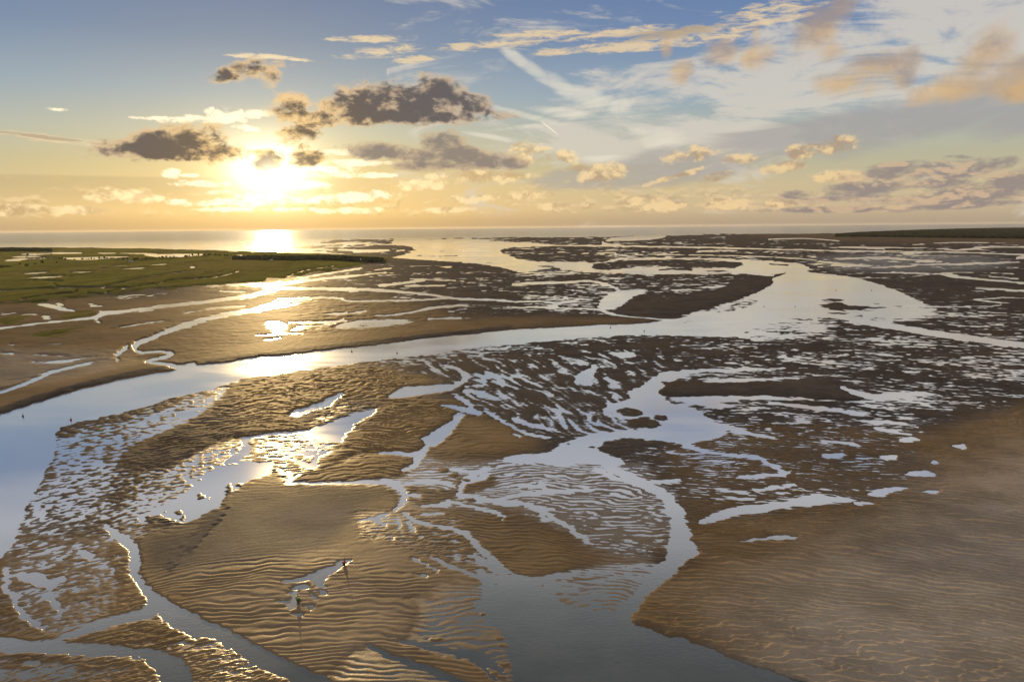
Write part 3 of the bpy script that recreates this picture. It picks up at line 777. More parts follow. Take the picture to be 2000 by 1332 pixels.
STREAMS = [
    ([(1175, 903), (1215, 925), (1256, 944), (1290, 962), (1312, 985), (1330, 1010)], [14, 14, 16, 16, 20, 24]), ([(1160, 915), (1200, 932), (1245, 944)], [6, 8, 4]), ([(1190, 920), (1260, 940), (1330, 938)], [2, 7, 4]),
    ([(540, 912), (556, 925), (572, 932), (560, 944), (620, 943), (667, 943), (735, 941), (768, 944), (785, 958), (792, 970), (782, 985), (770, 998)], [4, 6, 6, 4, 3, 4, 7, 14, 12, 12, 10, 6]),
    ([(740, 885), (770, 884), (800, 888), (822, 884)], [2, 5, 8, 10]), ([(838, 868), (826, 882), (815, 895), (812, 908), (795, 915)], [8, 12, 12, 10, 4]), ([(805, 912), (790, 916), (783, 920)], [6, 8, 5]),
    ([(787, 1000), (814, 1018), (845, 1025), (880, 1032), (907, 1040), (933, 1067), (960, 1090), (1000, 1122), (1035, 1132)], [5, 6, 6, 7, 12, 12, 9, 8, 10]), ([(914, 1083), (945, 1097), (987, 1124)], [4, 12, 14]),
    ([(837, 1083), (867, 1100), (910, 1117), (945, 1130)], [4, 6, 6, 12]), ([(802, 1090), (830, 1102), (857, 1118)], [4, 6, 3]), ([(808, 1119), (835, 1126)], [2, 4]), ([(885, 1083), (900, 1095)], [3, 3]), ([(775, 1015), (783, 1038)], [5, 5]), ([(795, 1018), (812, 1042)], [6, 6]), ([(763, 1045), (768, 1054)], [5, 5]),
    ([(720, 1010), (745, 1022), (752, 1028)], [3, 5, 3]), ([(700, 1018), (730, 1012), (760, 1005)], [3, 4, 5]),
    ([(820, 990), (868, 985), (882, 980), (930, 992), (968, 1000), (983, 1009), (980, 1018)], [3, 10, 6, 7, 6, 5, 3]), ([(820, 1004), (865, 1003)], [2, 6]),
    ([(895, 960), (905, 970), (980, 981), (1030, 986), (1065, 1000), (1085, 1015), (1110, 1030), (1130, 1045), (1158, 1064)], [10, 12, 9, 8, 9, 7, 8, 9, 6]), ([(1058, 996), (1060, 1012), (1080, 1017)], [6, 8, 6]),
    ([(800, 965), (820, 970)], [5, 8]), ([(790, 945), (850, 940), (890, 950)], [6, 7, 8]), ([(960, 915), (930, 925), (905, 940)], [8, 10, 8]), ([(880, 915), (935, 925)], [3, 7]), ([(960, 980), (1010, 968), (1055, 962), (1080, 960)], [5, 5, 6, 4]), ([(1055, 940), (1070, 958), (1100, 960), (1150, 955)], [6, 7, 6, 5]), ([(1000, 948), (1060, 950)], [4, 4]),
    ([(945, 725), (970, 735), (982, 750), (978, 758)], [4, 6, 6, 4]), ([(870, 715), (895, 722), (910, 732), (905, 742)], [4, 5, 7, 7]), ([(905, 755), (950, 752)], 3), ([(905, 763), (945, 768), (935, 775)], [3, 7, 4]), ([(990, 740), (1010, 735), (1030, 745)], [2, 5, 3]), ([(925, 742), (950, 744)], [3, 9]),
    ([(1330, 725), (1400, 723), (1500, 722), (1530, 718)], [4, 4, 3, 2]), ([(1370, 745), (1470, 742), (1560, 738)], [2, 5, 3]), ([(1334, 868), (1375, 880), (1430, 889), (1478, 893), (1500, 905), (1520, 915), (1535, 928)], [8, 5, 5, 7, 6, 8, 6]), ([(1415, 832), (1460, 846), (1520, 857)], [10, 6, 3]),
    ([(1440, 932), (1480, 930), (1530, 926), (1545, 920)], [2, 5, 5, 3]), ([(1470, 958), (1510, 953), (1555, 947)], [5, 7, 4]), ([(1400, 975), (1440, 973), (1475, 976)], [2, 4, 2]), ([(1400, 955), (1440, 960), (1465, 962)], [2, 4, 2]), ([(1450, 1003), (1500, 995), (1590, 968)], [4, 6, 8]),
    ([(1640, 755), (1700, 772), (1770, 784), (1820, 790)], [5, 5, 4, 2]), ([(1555, 778), (1600, 782), (1660, 786), (1720, 780)], [3, 4, 3, 3]), ([(1680, 823), (1730, 825), (1795, 835)], [4, 7, 3]), ([(1710, 835), (1740, 842), (1780, 850)], [3, 5, 3]), ([(1605, 862), (1655, 866), (1680, 872)], [4, 4, 3]), ([(1500, 786), (1600, 798), (1660, 805), (1700, 812)], [6, 7, 5, 2]),
    ([(860, 790), (905, 800), (940, 808)], [5, 8, 10]), ([(890, 772), (915, 788), (925, 808)], [6, 10, 8]), ([(945, 800), (975, 818), (1000, 832), (1030, 848), (1075, 856)], [5, 6, 6, 6, 3]), ([(1000, 818), (1040, 830), (1090, 842)], [4, 7, 4]), ([(1000, 846), (1018, 855)], [3, 6]),
    ([(470, 865), (475, 858), (500, 852), (530, 848), (565, 846), (600, 842)], [3, 6, 5, 4, 4, 4]), ([(478, 860), (483, 875), (470, 890), (440, 905)], [10, 14, 12, 10]), ([(610, 860), (600, 870), (612, 875)], [4, 5, 2]), ([(560, 880), (600, 886), (640, 884)], [2, 3, 2]), ([(575, 932), (590, 925)], [5, 4]),
    # the near creeks, bottom left
    ([(205, 1030), (235, 1048), (258, 1068), (264, 1095), (263, 1120), (278, 1140), (296, 1165), (330, 1195), (372, 1220), (440, 1250), (510, 1285), (570, 1312), (640, 1345)], [12, 16, 20, 22, 16, 16, 22, 40, 44, 42, 36, 34, 40]),
    ([(296, 1168), (290, 1195), (240, 1207), (190, 1222), (150, 1238), (110, 1252)], [20, 26, 20, 20, 18, 8]), ([(-120, 1250), (0, 1258), (80, 1264), (180, 1268), (260, 1274), (310, 1290), (345, 1325), (370, 1400)], [24, 28, 22, 24, 22, 40, 70, 80]),
    ([(8, 1108), (15, 1130), (10, 1148), (28, 1165), (35, 1188), (58, 1210), (88, 1232)], [12, 10, 8, 10, 10, 12, 4]), ([(362, 1250), (345, 1262), (330, 1264)], [14, 10, 4]), ([(218, 1108), (222, 1125)], [4, 4]), ([(80, 1258), (120, 1250)], [8, 6]),
    # the slots between bars at the bottom
    ([(717, 1258), (760, 1280), (800, 1295), (850, 1312), (930, 1345)], [6, 9, 12, 14, 16]), ([(780, 1250), (830, 1262), (880, 1272), (935, 1285), (975, 1320)], [4, 8, 12, 22, 30]),
]
for p, w in STREAMS:
    creek(FL, 1.0, p, w, 2, 1)

# islets standing in pools and creeks
for p in ([(115, 1252), (180, 1236), (250, 1220), (290, 1209), (320, 1215), (345, 1232), (361, 1248), (332, 1257), (325, 1265), (290, 1267), (240, 1262), (190, 1256)], [(332, 1262), (350, 1257), (380, 1260), (392, 1245), (410, 1247), (440, 1260), (465, 1275), (500, 1300), (535, 1322), (560, 1345), (395, 1345), (370, 1300), (345, 1280)],
          [(722, 1254), (745, 1250), (780, 1257), (830, 1268), (855, 1280), (905, 1288), (930, 1300), (952, 1320), (968, 1340), (900, 1325), (850, 1303), (800, 1287), (760, 1275)], [(0, 1276), (80, 1279), (150, 1283), (240, 1286), (262, 1295), (272, 1318), (290, 1345), (240, 1345), (200, 1310), (120, 1296), (60, 1290), (0, 1288)],
          [(272, 1285), (282, 1288), (300, 1318), (310, 1345), (296, 1345), (284, 1315)], [(1203, 802), (1225, 795), (1255, 805), (1250, 811), (1215, 812)], [(1225, 820), (1260, 815), (1290, 825), (1282, 835), (1240, 832)], [(1278, 812), (1300, 812), (1298, 822), (1282, 820)],
          [(1180, 865), (1215, 858), (1270, 862), (1290, 872), (1240, 878), (1190, 874)], [(1290, 745), (1310, 748), (1300, 752)], [(1480, 808), (1500, 808), (1560, 822), (1500, 822)], [(1440, 812), (1455, 812), (1458, 822), (1442, 820)], [(1555, 786), (1600, 782), (1690, 790), (1600, 790)]):
    area(FL, 0.0, p, 2, 1)
spots(FL, 1.0, [(531, 563, 17, 7)], 2)  # added pool where the creek mirrors the sun, there for the glint
spots(FL, 0.0, [(392, 970, 8, 5, -20), (408, 974, 4, 4), (350, 1002, 9, 6), (355, 1012, 4, 6), (308, 1016, 26, 9, 8), (322, 1000, 3, 1.5), (447, 957, 5, 12, 15), (467, 948, 8, 4), (970, 1139, 4, 2), (1062, 1142, 4, 1.6), (943, 1199, 7, 3), (972, 1228, 9, 2.4, 6), (985, 1262, 13, 4, 4), (985, 1297, 16, 4, 10), (850, 1247, 14, 3, 4), (970, 1317, 20, 5, 30), (975, 1245, 12, 3, 12),
                  (867, 918, 12, 4), (885, 929, 10, 4), (912, 938, 7, 3), (920, 976, 10, 2.5), (1110, 868, 6, 1.5), (1158, 873, 9, 1.5)], 2)

# ---- heights in metres
for nm, v in (('near_left', .10), ('middle_left', .30), ('wedge', .14), ('wedge_low', .10), ('heart', .16), ('right_dry', .28), ('dark_bar', .4), ('far_bank', 1.3), ('long_bank', .75), ('point', .8), ('centre_low', .06), ('west', .7)):
    bl = {'right_dry': 60, 'heart': 26, 'centre_low': 30, 'near_left': 22, 'middle_left': 24, 'wedge': 20}.get(nm, 12)
    area(EV, v, DRY[nm], bl, bl * 0.45)
area(EV, 0.45, [(560, 740), (640, 735), (640, 800), (480, 850), (300, 880), (420, 800)], 20, 10)
creek(EV, 0.7, [(483, 740), (430, 790), (350, 838), (270, 868), (235, 905)], 5, 4, 3)      # crest line of the ridge
creek(EV, 0.55, [(430, 1000), (390, 1040), (345, 1090), (335, 1110)], 8, 5, 5)
creek(EV, 0.5, [(445, 985), (410, 1030), (370, 1075)], 6, 4, 4)
creek(EV, 0.62, [(1236, 1206), (1290, 1222), (1350, 1232), (1430, 1226), (1560, 1210), (1700, 1196)], [8, 9, 8, 6, 4, 2], 5, 3)
creek(EV, 0.6, [(1300, 1236), (1370, 1252), (1460, 1287), (1580, 1336)], 9, 5, 3)
for p in ([(1420, 1232), (1500, 1226), (1575, 1232), (1650, 1214), (1760, 1208)], [(1500, 1252), (1570, 1246), (1622, 1250), (1690, 1238), (1800, 1232)], [(1622, 1250), (1618, 1258), (1700, 1262), (1760, 1256), (1900, 1262)], [(1400, 1250), (1480, 1262), (1560, 1272), (1680, 1276), (1800, 1290)], [(1850, 1212), (1920, 1210), (1925, 1222), (1990, 1228)], [(1560, 1300), (1640, 1286), (1740, 1300), (1860, 1304), (2000, 1290)], [(1600, 1196), (1700, 1186), (1740, 1188), (1850, 1196)]):
    creek(EV, 0.46, p, [3, 7, 6, 5, 2], 3, 2)
for p in ([(1370, 1245), (1366, 1262), (1372, 1275)], [(1390, 1243), (1392, 1262), (1398, 1274)], [(1410, 1242), (1418, 1262), (1420, 1280)], [(1430, 1242), (1450, 1266), (1460, 1284)]):
    creek(EV, 0.42, p, 4, 2, 2)

# ---- colours of the ground itself
for nm in ('near_left', 'middle_left', 'wedge', 'wedge_low', 'heart', 'loop', 'centre_low'):
    area(MUD, 0.12, DRY[nm], 20, 9)
area(MUD, 0.15, [(-50, 1020), (300, 1020), (640, 1332), (1010, 1480), (-320, 1480)], 25, 12)
area(MUD, 0.85, [(470, 955), (750, 955), (760, 1000), (680, 1060), (560, 1090), (420, 1110), (300, 1120), (290, 1060), (420, 995)], 36, 18)
area(MUD, 0.55, [(40, 1040), (120, 850), (420, 765), (480, 850), (330, 1010)], 20, 10)
area(MUD, 0.20, [(690, 1000), (960, 1000), (1140, 1060), (1280, 1100), (1250, 1200), (1000, 1330), (760, 1332)], 25, 12)
area(MUD, 0.40, [(720, 890), (1220, 905), (1310, 1000), (1310, 1080), (900, 1010)], 25, 10)
area(MUD, 0.45, [(1330, 850), (1650, 830), (1850, 860), (1850, 960), (1400, 1060), (1330, 1000)], 25, 10)
area(MUD, 0.20, DRY['right_dry'], 40, 20)
area(MUD, 0.35, [(-320, 600), (520, 590), (760, 580), (900, 640), (600, 690), (380, 712), (-320, 880)], 25, 8)
for nm in ('long_bank', 'far_bank'):
    area(MUD, 0.35, DRY[nm], 14, 5)
area(MUD, 0.55, [(1480, 455), (2320, 440), (2320, 478), (1700, 474)], 10, 3)
creek(MUD, 1.0, [(-320, 900), (-100, 843), (0, 806), (36, 793), (111, 769), (194, 747), (278, 728), (347, 717)], [12, 12, 10, 7, 3], 2, 1)       # darker strip along the cut bank of the river
creek(MUD, 1.0, [(400, 709), (500, 695), (644, 679), (792, 662), (1000, 640)], [4, 5, 6, 5, 3], 2, 1)
area(TAN, 0.80, [(1840, 930), (2320, 880), (2320, 1480), (1650, 1480), (1500, 1300), (1400, 1180), (1560, 1100), (1750, 1020), (1850, 960)], 120, 50)
area(TAN, 0.30, [(300, 1080), (700, 960), (900, 1120), (800, 1330), (600, 1330)], 60, 30)
MARSH = [(-320, 488), (0, 484), (300, 487), (480, 492), (560, 494), (690, 499), (758, 504), (800, 508), (740, 512), (720, 514), (690, 521), (640, 531), (570, 541), (520, 549), (420, 556), (330, 564), (300, 562), (250, 573), (180, 578), (100, 588), (0, 594), (-320, 625)]
area(GRS, 1.0, MARSH, 9, 3)
area(GRS, 0.9, [(112, 619), (140, 610), (170, 607), (190, 609), (188, 614), (160, 621), (125, 622)], 3, 1)
area(GRS, 0.8, [(0, 632), (0, 624), (40, 617), (62, 616), (50, 625), (20, 635)], 5, 1)
area(GRS, 0.85, [(60, 656), (110, 646), (140, 642), (170, 638), (130, 652), (110, 660)], 8, 2)
area(GRS, 0.35, [(560, 560), (640, 556), (680, 552), (640, 562)], 8, 2)
area(FL, 0.0, MARSH, 2, 1)
area(EV, 2.2, MARSH, 3, 1)
area(RP, 0.2, MARSH, 4, 1)
LAKES = [[(36, 497), (60, 494), (100, 493), (155, 493), (154, 496), (100, 497), (60, 499)], [(8, 510), (22, 506), (80, 504), (122, 503), (100, 505), (50, 508), (32, 511)], [(20, 502), (50, 500), (88, 501), (40, 504)], [(118, 504), (180, 502), (249, 501), (246, 503), (180, 508), (146, 508)], [(192, 494), (228, 494), (225, 496), (196, 496)], [(236, 494), (300, 495), (300, 497), (240, 496)], [(280, 498), (330, 496), (405, 496), (386, 500), (345, 503), (310, 503)],
         [(32, 535), (60, 533), (95, 531), (80, 535), (50, 536)], [(44, 544), (80, 540), (127, 539), (110, 543), (70, 545)], [(131, 534), (150, 531), (187, 530), (170, 533)], [(162, 526), (190, 525), (228, 523), (200, 526)], [(226, 526), (250, 524), (288, 523), (270, 526)], [(210, 521), (230, 519), (254, 518), (240, 520)], [(284, 518), (310, 516), (332, 515), (315, 518)], [(370, 522), (378, 520), (383, 523), (374, 525)], [(0, 500), (4, 501), (3, 503)], [(460, 499), (480, 499), (478, 501)]]
for p in LAKES:
    for c_, v_ in ((FL, 1.0), (EV, 0.0), (GRS, 0.0)):
        area(c_, v_, p, 0)
for p, w in (([(-320, 590), (0, 569), (60, 566), (115, 564), (160, 563), (250, 564)], 2.5), ([(105, 555), (120, 562), (190, 562), (225, 556), (260, 548)], 2), ([(130, 543), (150, 539), (178, 535)], 1.5), ([(170, 574), (198, 576)], 1.5), ([(425, 534), (437, 532)], 2), ([(300, 560), (340, 548), (420, 543), (470, 530)], 1.6), ([(40, 588), (90, 578), (140, 574), (150, 566)], 1.8), ([(560, 541), (600, 528), (650, 521)], 1.6), ([(200, 576), (240, 566), (300, 556)], 1.6), ([(0, 553), (60, 549), (120, 551)], 1.4), ([(260, 548), (330, 536), (400, 528)], 1.4)):
    for c_, v_ in ((FL, 0.55), (EV, 0.4), (GRS, 0.0)):
        creek(c_, v_, p, w, 1, 0)
# beach of the spit
creek(GRS, 0.0, [(720, 515), (800, 511), (900, 517)], 5, 2, 1)
area(EV, 1.5, [(758, 505), (860, 511), (955, 520), (985, 524), (900, 519), (780, 514), (730, 514)], 4, 1)
area(FL, 0.0, [(758, 505), (860, 511), (955, 520), (980, 523.5), (900, 519), (780, 514), (730, 514)], 2, 0)
area(EV, 0.6, [(1480, 457), (2320, 440), (2320, 474), (1600, 470)], 8, 2)


def look(c, px, py):
    fx = np.clip(px - MX0 - 0.5, 0, MW - 1.001)
    fy = np.clip(py - MY0 - 0.5, 0, MH - 1.001)
    ix, iy = fx.astype(np.int32), fy.astype(np.int32)
    fx, fy = (fx - ix).astype(np.float32), (fy - iy).astype(np.float32)
    i = iy * MW + ix
    f = c.ravel()
    return (f[i] * (1 - fx) + f[i + 1] * fx) * (1 - fy) + (f[i + MW] * (1 - fx) + f[i + MW + 1] * fx) * fy
# ------------------------------------------------------------------ the ground: one sheet, finer where it is nearer
_rs = np.random.RandomState(11)
_perm = _rs.permutation(4096).astype(np.int32)
_ga = _rs.uniform(0, 2 * np.pi, 4096).astype(np.float32)
_gxt, _gyt = np.cos(_ga), np.sin(_ga)


def perlin(x, y):
    x = np.asarray(x, np.float32); y = np.asarray(y, np.float32)
    xi, yi = np.floor(x), np.floor(y)
    xf, yf = x - xi, y - yi
    xi, yi = xi.astype(np.int32), yi.astype(np.int32)
    u = xf * xf * xf * (xf * (xf * 6 - 15) + 10)
    v = yf * yf * yf * (yf * (yf * 6 - 15) + 10)

    def g(a, b):
        h = _perm[(_perm[a & 4095] + b) & 4095]
        return _gxt[h], _gyt[h]
    a, b = g(xi, yi); n00 = a * xf + b * yf
    a, b = g(xi + 1, yi); n10 = a * (xf - 1) + b * yf
    a, b = g(xi, yi + 1); n01 = a * xf + b * (yf - 1)
    a, b = g(xi + 1, yi + 1); n11 = a * (xf - 1) + b * (yf - 1)
    return ((n00 * (1 - u) + n10 * u) * (1 - v) + (n01 * (1 - u) + n11 * u) * v) * 1.45


def fbm(x, y, o=3, g=0.5):
    s, a, t = 0, 1.0, 0.0
    for i in range(o):
        s = s + a * perlin(x * 2 ** i + 17.3 * i, y * 2 ** i - 9.1 * i)
        t += a * a
        a *= g
    return s / math.sqrt(t)


def share(v):
    """noise turned into evenly spread heights 0..1"""
    return 0.5 + 0.5 * np.tanh(v * 1.9)


NR, NA = 960, 1360
row = np.linspace(1440.0, 455.0 + 0.0, NR)
dep = np.maximum(PITCH + np.arctan((row - 666.0) / FOC), 0.0)
# the farthest rows run out to sea
dep = np.maximum(dep, R(0.42) + np.linspace(0, 1, NR)[::-1] * 1e-4)
rad = (CAM_H / np.tan(dep)).astype(np.float64)
az = np.tan(np.linspace(-1, 1, NA) * math.atan(R(41.5))) if False else np.linspace(R(-41.5), R(41.5), NA)
RR, AA = np.meshgrid(rad, az, indexing='ij')
GX, GY = RR * np.sin(AA), RR * np.cos(AA)
# where each spot stands in the survey
dF = GX * _F[0] + GY * _F[1] - CAM_H * _F[2]
PX = (1000.0 + FOC * (GX * _R[0] + GY * _R[1] - CAM_H * _R[2]) / dF).astype(np.float32)
PY = (666.0 - FOC * (GX * _U[0] + GY * _U[1] - CAM_H * _U[2]) / dF).astype(np.float32)
rr_ = RR.astype(np.float32)
x_, y_ = GX.astype(np.float32), GY.astype(np.float32)
a_ = AA.astype(np.float32)

# ripples grow coarser with distance as only the larger forms can be told apart there
L_ = 5.0 * (np.maximum(rr_, 150) / 350.0) ** 1.25
v_ = -(350.0 ** 1.25 / 5.0) / 0.25 * rr_ ** -0.25
u_ = a_ * 62.0
wob1 = fbm(u_ * 0.16, v_ * 0.16, 2)
wob2 = perlin(u_ * 0.2 + 50, v_ * 0.2 + 9)
w_far = np.clip((rr_ - 900) / 1800, 0, 1)
nA = share(0.60 * perlin(u_ * 0.55 + wob1 * 1.2, v_ * 1.5 + wob2 * 1.2) + 0.66 * perlin(u_ * 1.15 + 7, v_ * 3.0 + wob1) + 0.46 * perlin(u_ * 2.7, v_ * 5.6) + 0.48 * perlin(u_ * 0.16, v_ * 0.26 + 4))
nB = share(0.95 * perlin(u_ * 1.55 + wob1, v_ * 1.6 + wob2) + 0.6 * perlin(u_ * 3.0 + 5, v_ * 3.0) + 0.4 * perlin(u_ * 0.28, v_ * 0.4 + 14))
# long streaks along the drainage
ca, sa = math.cos(R(17)), math.sin(R(17))
us, vs = u_ * ca + v_ * sa, -u_ * sa + v_ * ca
nS = share(0.75 * perlin(us * 1.35 + wob1 * 1.3, vs * 0.17 + wob2 * 0.4) + 0.65 * perlin(us * 2.6 + wob1 * 1.5, vs * 0.36 + 5) + 0.45 * perlin(u_ * 0.4, v_ * 0.5 + 3) + 0.32 * perlin(u_ * 3.2, v_ * 3.6))
# dry sand ripples
l3 = 3.3 * np.maximum(rr_ / 260.0, 0.7) ** 0.75
ph = -(260.0 ** 0.75 / 3.9) * 4.0 * 0 + (rr_ ** 0.25) * (260.0 ** 0.75 / 3.3) / 0.25
skew = a_ * 9.0 + 1.1 * perlin(x_ / 45 + 8, y_ / 120)
p1 = ph + skew + 1.2 * perlin(x_ / 20, y_ / 16) + 0.42 * perlin(x_ / 7.0 + 3, y_ / 6) + 2.2 * perlin(x_ / 70, y_ / 60)
_f = p1 - np.floor(p1)
_t = np.where(_f < 0.36, _f / 0.36, (1 - _f) / 0.64)
nD = 0.5 + 0.90 * (_t * _t * (3 - 2 * _t) - 0.5) * (0.12 + 0.88 * share(perlin(x_ / 12, y_ / 5 + 8) * 1.3 + 0.35 + 0.8 * perlin(x_ / 40, y_ / 30 + 2))) + 0.14 * perlin(x_ / 3.2, y_ / 2.0)
lump = 0.10 + 0.26 * np.clip((360 - rr_) / 90, 0, 1)
nD = np.clip(nD * (1 - lump) + lump * share(perlin(x_ / 11 + 9, y_ / 8) + 0.6 * perlin(x_ / 4.5, y_ / 3.4 + 2)), 0, 1)
# fine ripples, cusped towards the near corner
l4 = (rr_ ** 0.35) * (250.0 ** 0.65 / 2.7) / 0.35
p2 = l4 - a_ * 10.0 + 0.9 * perlin(x_ / 16, y_ / 10 + 40) + 0.24 * perlin(x_ / 4.5, y_ / 4) + 2.0 * perlin(x_ / 60, y_ / 45 + 3)
def steep(p, k=0.26):
    f = p - np.floor(p)
    t = np.where(f < k, f / k, (1 - f) / (1 - k))
    return t * t * (3 - 2 * t)


fine = 0.06 + 0.88 * steep(p2) * (0.45 + 0.55 * share(perlin(x_ / 10 + 70, y_ / 4) * 1.2 + 0.3))
cell = perlin(x_ / 8.5 + 0.6 * perlin(x_ / 6, y_ / 6), y_ / 4.2 + a_ * 6) 
cusp = 1.0 - np.minimum(1.0, np.abs(cell) * 2.6)
near_c = np.clip((275 - rr_) / 50, 0, 1)
nF = np.clip(fine * (1 - 0.65 * near_c) + cusp * 0.85 * near_c, 0, 1) * (0.75 + 0.25 * share(perlin(x_ / 26 + 4, y_ / 16)))
nF = nF * 0.8 + 0.2 * share(perlin(x_ / 30, y_ / 22))

# shores are never drawn with a ruler
wx = (perlin(u_ * 0.9 + 31, v_ * 1.1) * 5.0 + perlin(u_ * 2.1, v_ * 2.6 + 77) * 2.5)
wy = wx * 0
sy_ = np.clip((PY - 440) / 500, 0.05, 1.1)
wy = (perlin(u_ * 0.8 + 11, v_ * 1.0 + 5) * 2.6 + perlin(u_ * 2.0 + 3, v_ * 2.4) * 1.4) * sy_
lx, ly = PX + wx * (0.35 + 0.65 * sy_), PY + wy

fl = look(FL, lx, ly)
rp = look(RP, PX, PY)
ev = look(EV, lx, ly)
ws, wd, wf = look(WST, PX, PY), look(WDR, PX, PY), look(WFN, PX, PY)
wb = look(WBL, PX, PY)
wd, wf = wd * (1 - wb), wf * (1 - wb)
wa_ = np.clip(1 - np.maximum(np.maximum(np.maximum(ws, wd), wf), wb), 0, 1) + 1e-3
n_ = (nA * wa_ + nS * ws + nD * wd + nF * wf + nB * wb) / (wa_ + ws + wd + wf + wb)
amp = np.clip(0.085 * L_, 0.16, 1.2) * (1 - 0.45 * np.clip(wd + wf, 0, 1))
half = np.clip(4 * fl * (1 - fl), 0, 1)
rp_eff = rp + (1.0 - rp) * half * (rp < 1)
amp = amp * (1 - 0.45 * np.clip(half * 1.3 - 0.2, 0, 1))
h = amp * (rp_eff * (n_ - 0.5) + (0.5 - fl) * np.maximum(rp_eff, 1.0))
h = h + ev * (1 - np.clip(fl * 1.6, 0, 1)) + (1 - fl) * 0.10 * fbm(x_ / 55, y_ / 55, 3) * np.clip(1 - half, 0, 1)
deep = np.clip((fl - 0.88) / 0.12, 0, 1)
h = h - deep * 0.35
# beds are soft: nothing stands more than half a metre under the surface close in
grs = look(GRS, lx, ly)
grs = np.clip(grs + 3.6 * grs * (1 - grs) * fbm(u_ * 0.7, v_ * 1.1, 3), 0, 1)
h = h + grs * (0.35 * share(perlin(x_ / 40, y_ / 40)) + 0.25 * share(perlin(x_ / 14, y_ / 90)))
# the sheet dips under at its rims
h = np.where(rr_ > 14000, -2.0, h)
h = h.astype(np.float32)

verts = np.stack([x_, y_, h], -1).reshape(-1, 3)
idx = np.arange(NR * NA, dtype=np.int32).reshape(NR, NA)
quads = np.stack([idx[:-1, :-1], idx[:-1, 1:], idx[1:, 1:], idx[1:, :-1]], -1).reshape(-1, 4)
# leave out what lies well under water everywhere: the water hides it
hq = h.reshape(-1)[quads]
keep = hq.max(1) > -0.25
gq = grs.reshape(-1)[quads].mean(1) > 0.5
attr = np.stack([look(MUD, lx, ly), look(TAN, PX, PY), grs, look(SHN, lx, ly)], -1).reshape(-1, 4).astype(np.float32)


def sheet_mesh(name, sel):
    q = quads[sel]
    used = np.unique(q)
    remap = np.full(NR * NA, -1, np.int32)
    remap[used] = np.arange(len(used), dtype=np.int32)
    q = remap[q]
    me = bpy.data.meshes.new(name)
    me.vertices.add(len(used))
    me.vertices.foreach_set('co', verts[used].ravel())
    me.loops.add(q.size)
    me.loops.foreach_set('vertex_index', q.ravel())
    me.polygons.add(len(q))
    me.polygons.foreach_set('loop_start', np.arange(0, q.size, 4, dtype=np.int32))
    me.polygons.foreach_set('use_smooth', np.ones(len(q), bool))
    at = me.attributes.new('ground_kind', 'FLOAT_COLOR', 'POINT')
    at.data.foreach_set('color', attr[used].ravel())
    me.update(calc_edges=True)
    o = bpy.data.objects.new(name, me)
    COL.objects.link(o)
    o['kind'] = 'structure'
    return o


flat_ob = sheet_mesh('tidal_flat', keep & ~gq)
marsh_ob = sheet_mesh('salt_marsh', keep & gq)


def h_at(px, py):
    """height of the ground at a surveyed spot"""
    gx_, gy_ = ground(px, py)
    r_, t_ = math.hypot(gx_, gy_), math.atan2(gx_, gy_)
    j = int(round((t_ - az[0]) / (az[1] - az[0])))
    i = int(np.argmin(np.abs(rad - r_)))
    return float(h[min(max(i, 0), NR - 1), min(max(j, 0), NA - 1)])


# ------------------------------------------------------------------ ground materials
def material(name):
    mt = bpy.data.materials.new(name)
    mt.use_nodes = True
    mt.node_tree.nodes.clear()
    return mt, NT(mt.node_tree)


def finish(n, bsdf_out):
    o = n.new('ShaderNodeOutputMaterial')
    n.t.links.new(bsdf_out, o.inputs[0])


sand_m, N = material('tidal_sand_and_mud')
at = N.new('ShaderNodeAttribute', attribute_name='ground_kind')
sp = N.new('ShaderNodeSeparateColor')
N.t.links.new(at.outputs['Color'], sp.inputs[0])
mud, tan, grass = (V(N, s) for s in sp.outputs)
film = V(N, at.outputs['Alpha'])
geo = N.new('ShaderNodeNewGeometry')
pos = geo.outputs['Position']
sx3 = N.new('ShaderNodeSeparateXYZ')
N.t.links.new(pos, sx3.inputs[0])
px_, py_, pz_ = (V(N, s) for s in sx3.outputs)
dist = N.math('SQRT', N.math('MULTIPLY', px_, px_) + N.math('MULTIPLY', py_, py_))
n1 = N.noise(pos, 0.035, 4.0, 0.6)
n2 = N.noise(pos, 0.9, 5.0, 0.65)
n3 = N.noise(pos, 0.008, 3.0, 0.55)
mudf = N.smooth(mud + (n1 - 0.5) * 0.7 + (n3 - 0.5) * 0.5, 0.15, 0.85)
sand_c = N.mix(N.smooth(n1 + (n2 - 0.5) * 0.5, 0.35, 0.65), (.165, .100, .042), (.225, .142, .066))
mud_c = N.mix(N.smooth(n1 + (n2 - 0.5) * 0.4, 0.35, 0.65), (.050, .041, .036), (.085, .066, .052))
tan_c = N.mix(N.smooth(n1 + (n2 - 0.5) * 0.6, 0.35, 0.68), (.29, .23, .165), (.38, .305, .23))
c = N.mix(mudf, sand_c, mud_c)
c = N.mix(tan, c, tan_c)
wet = (1.0 - N.smooth(pz_, 0.02, 0.34)).max(film)
c = N.mix(wet * 0.45, c, N.mix(mudf, (.11, .078, .05), (.036, .031, .029)))
c = N.mix(N.smooth(grass + (n1 - 0.5) * 0.6, 0.35, 0.65), c, N.mix(N.smooth(n1, 0.4, 0.6), (.060, .062, .014), (.10, .095, .022)))
speck = N.noise(pos, 5.0, 2.0, 0.7)
patch = N.noise(pos, 0.013, 5.0, 0.65, 0.8)
c = N.addc(1.0, c, N.mix(N.smooth(patch * 0.7 + n1 * 0.3, 0.36, 0.64), (.86, .86, .87), (1.10, 1.09, 1.07)), 'MULTIPLY')
c = N.mix(N.smooth(speck, 0.68, 0.80) * 0.35, c, (.30, .25, .19))
c = N.mix(N.smooth(1.0 - speck, 0.68, 0.80) * 0.35, c, (.05, .04, .03))
pb = N.new('ShaderNodeBsdfPrincipled')
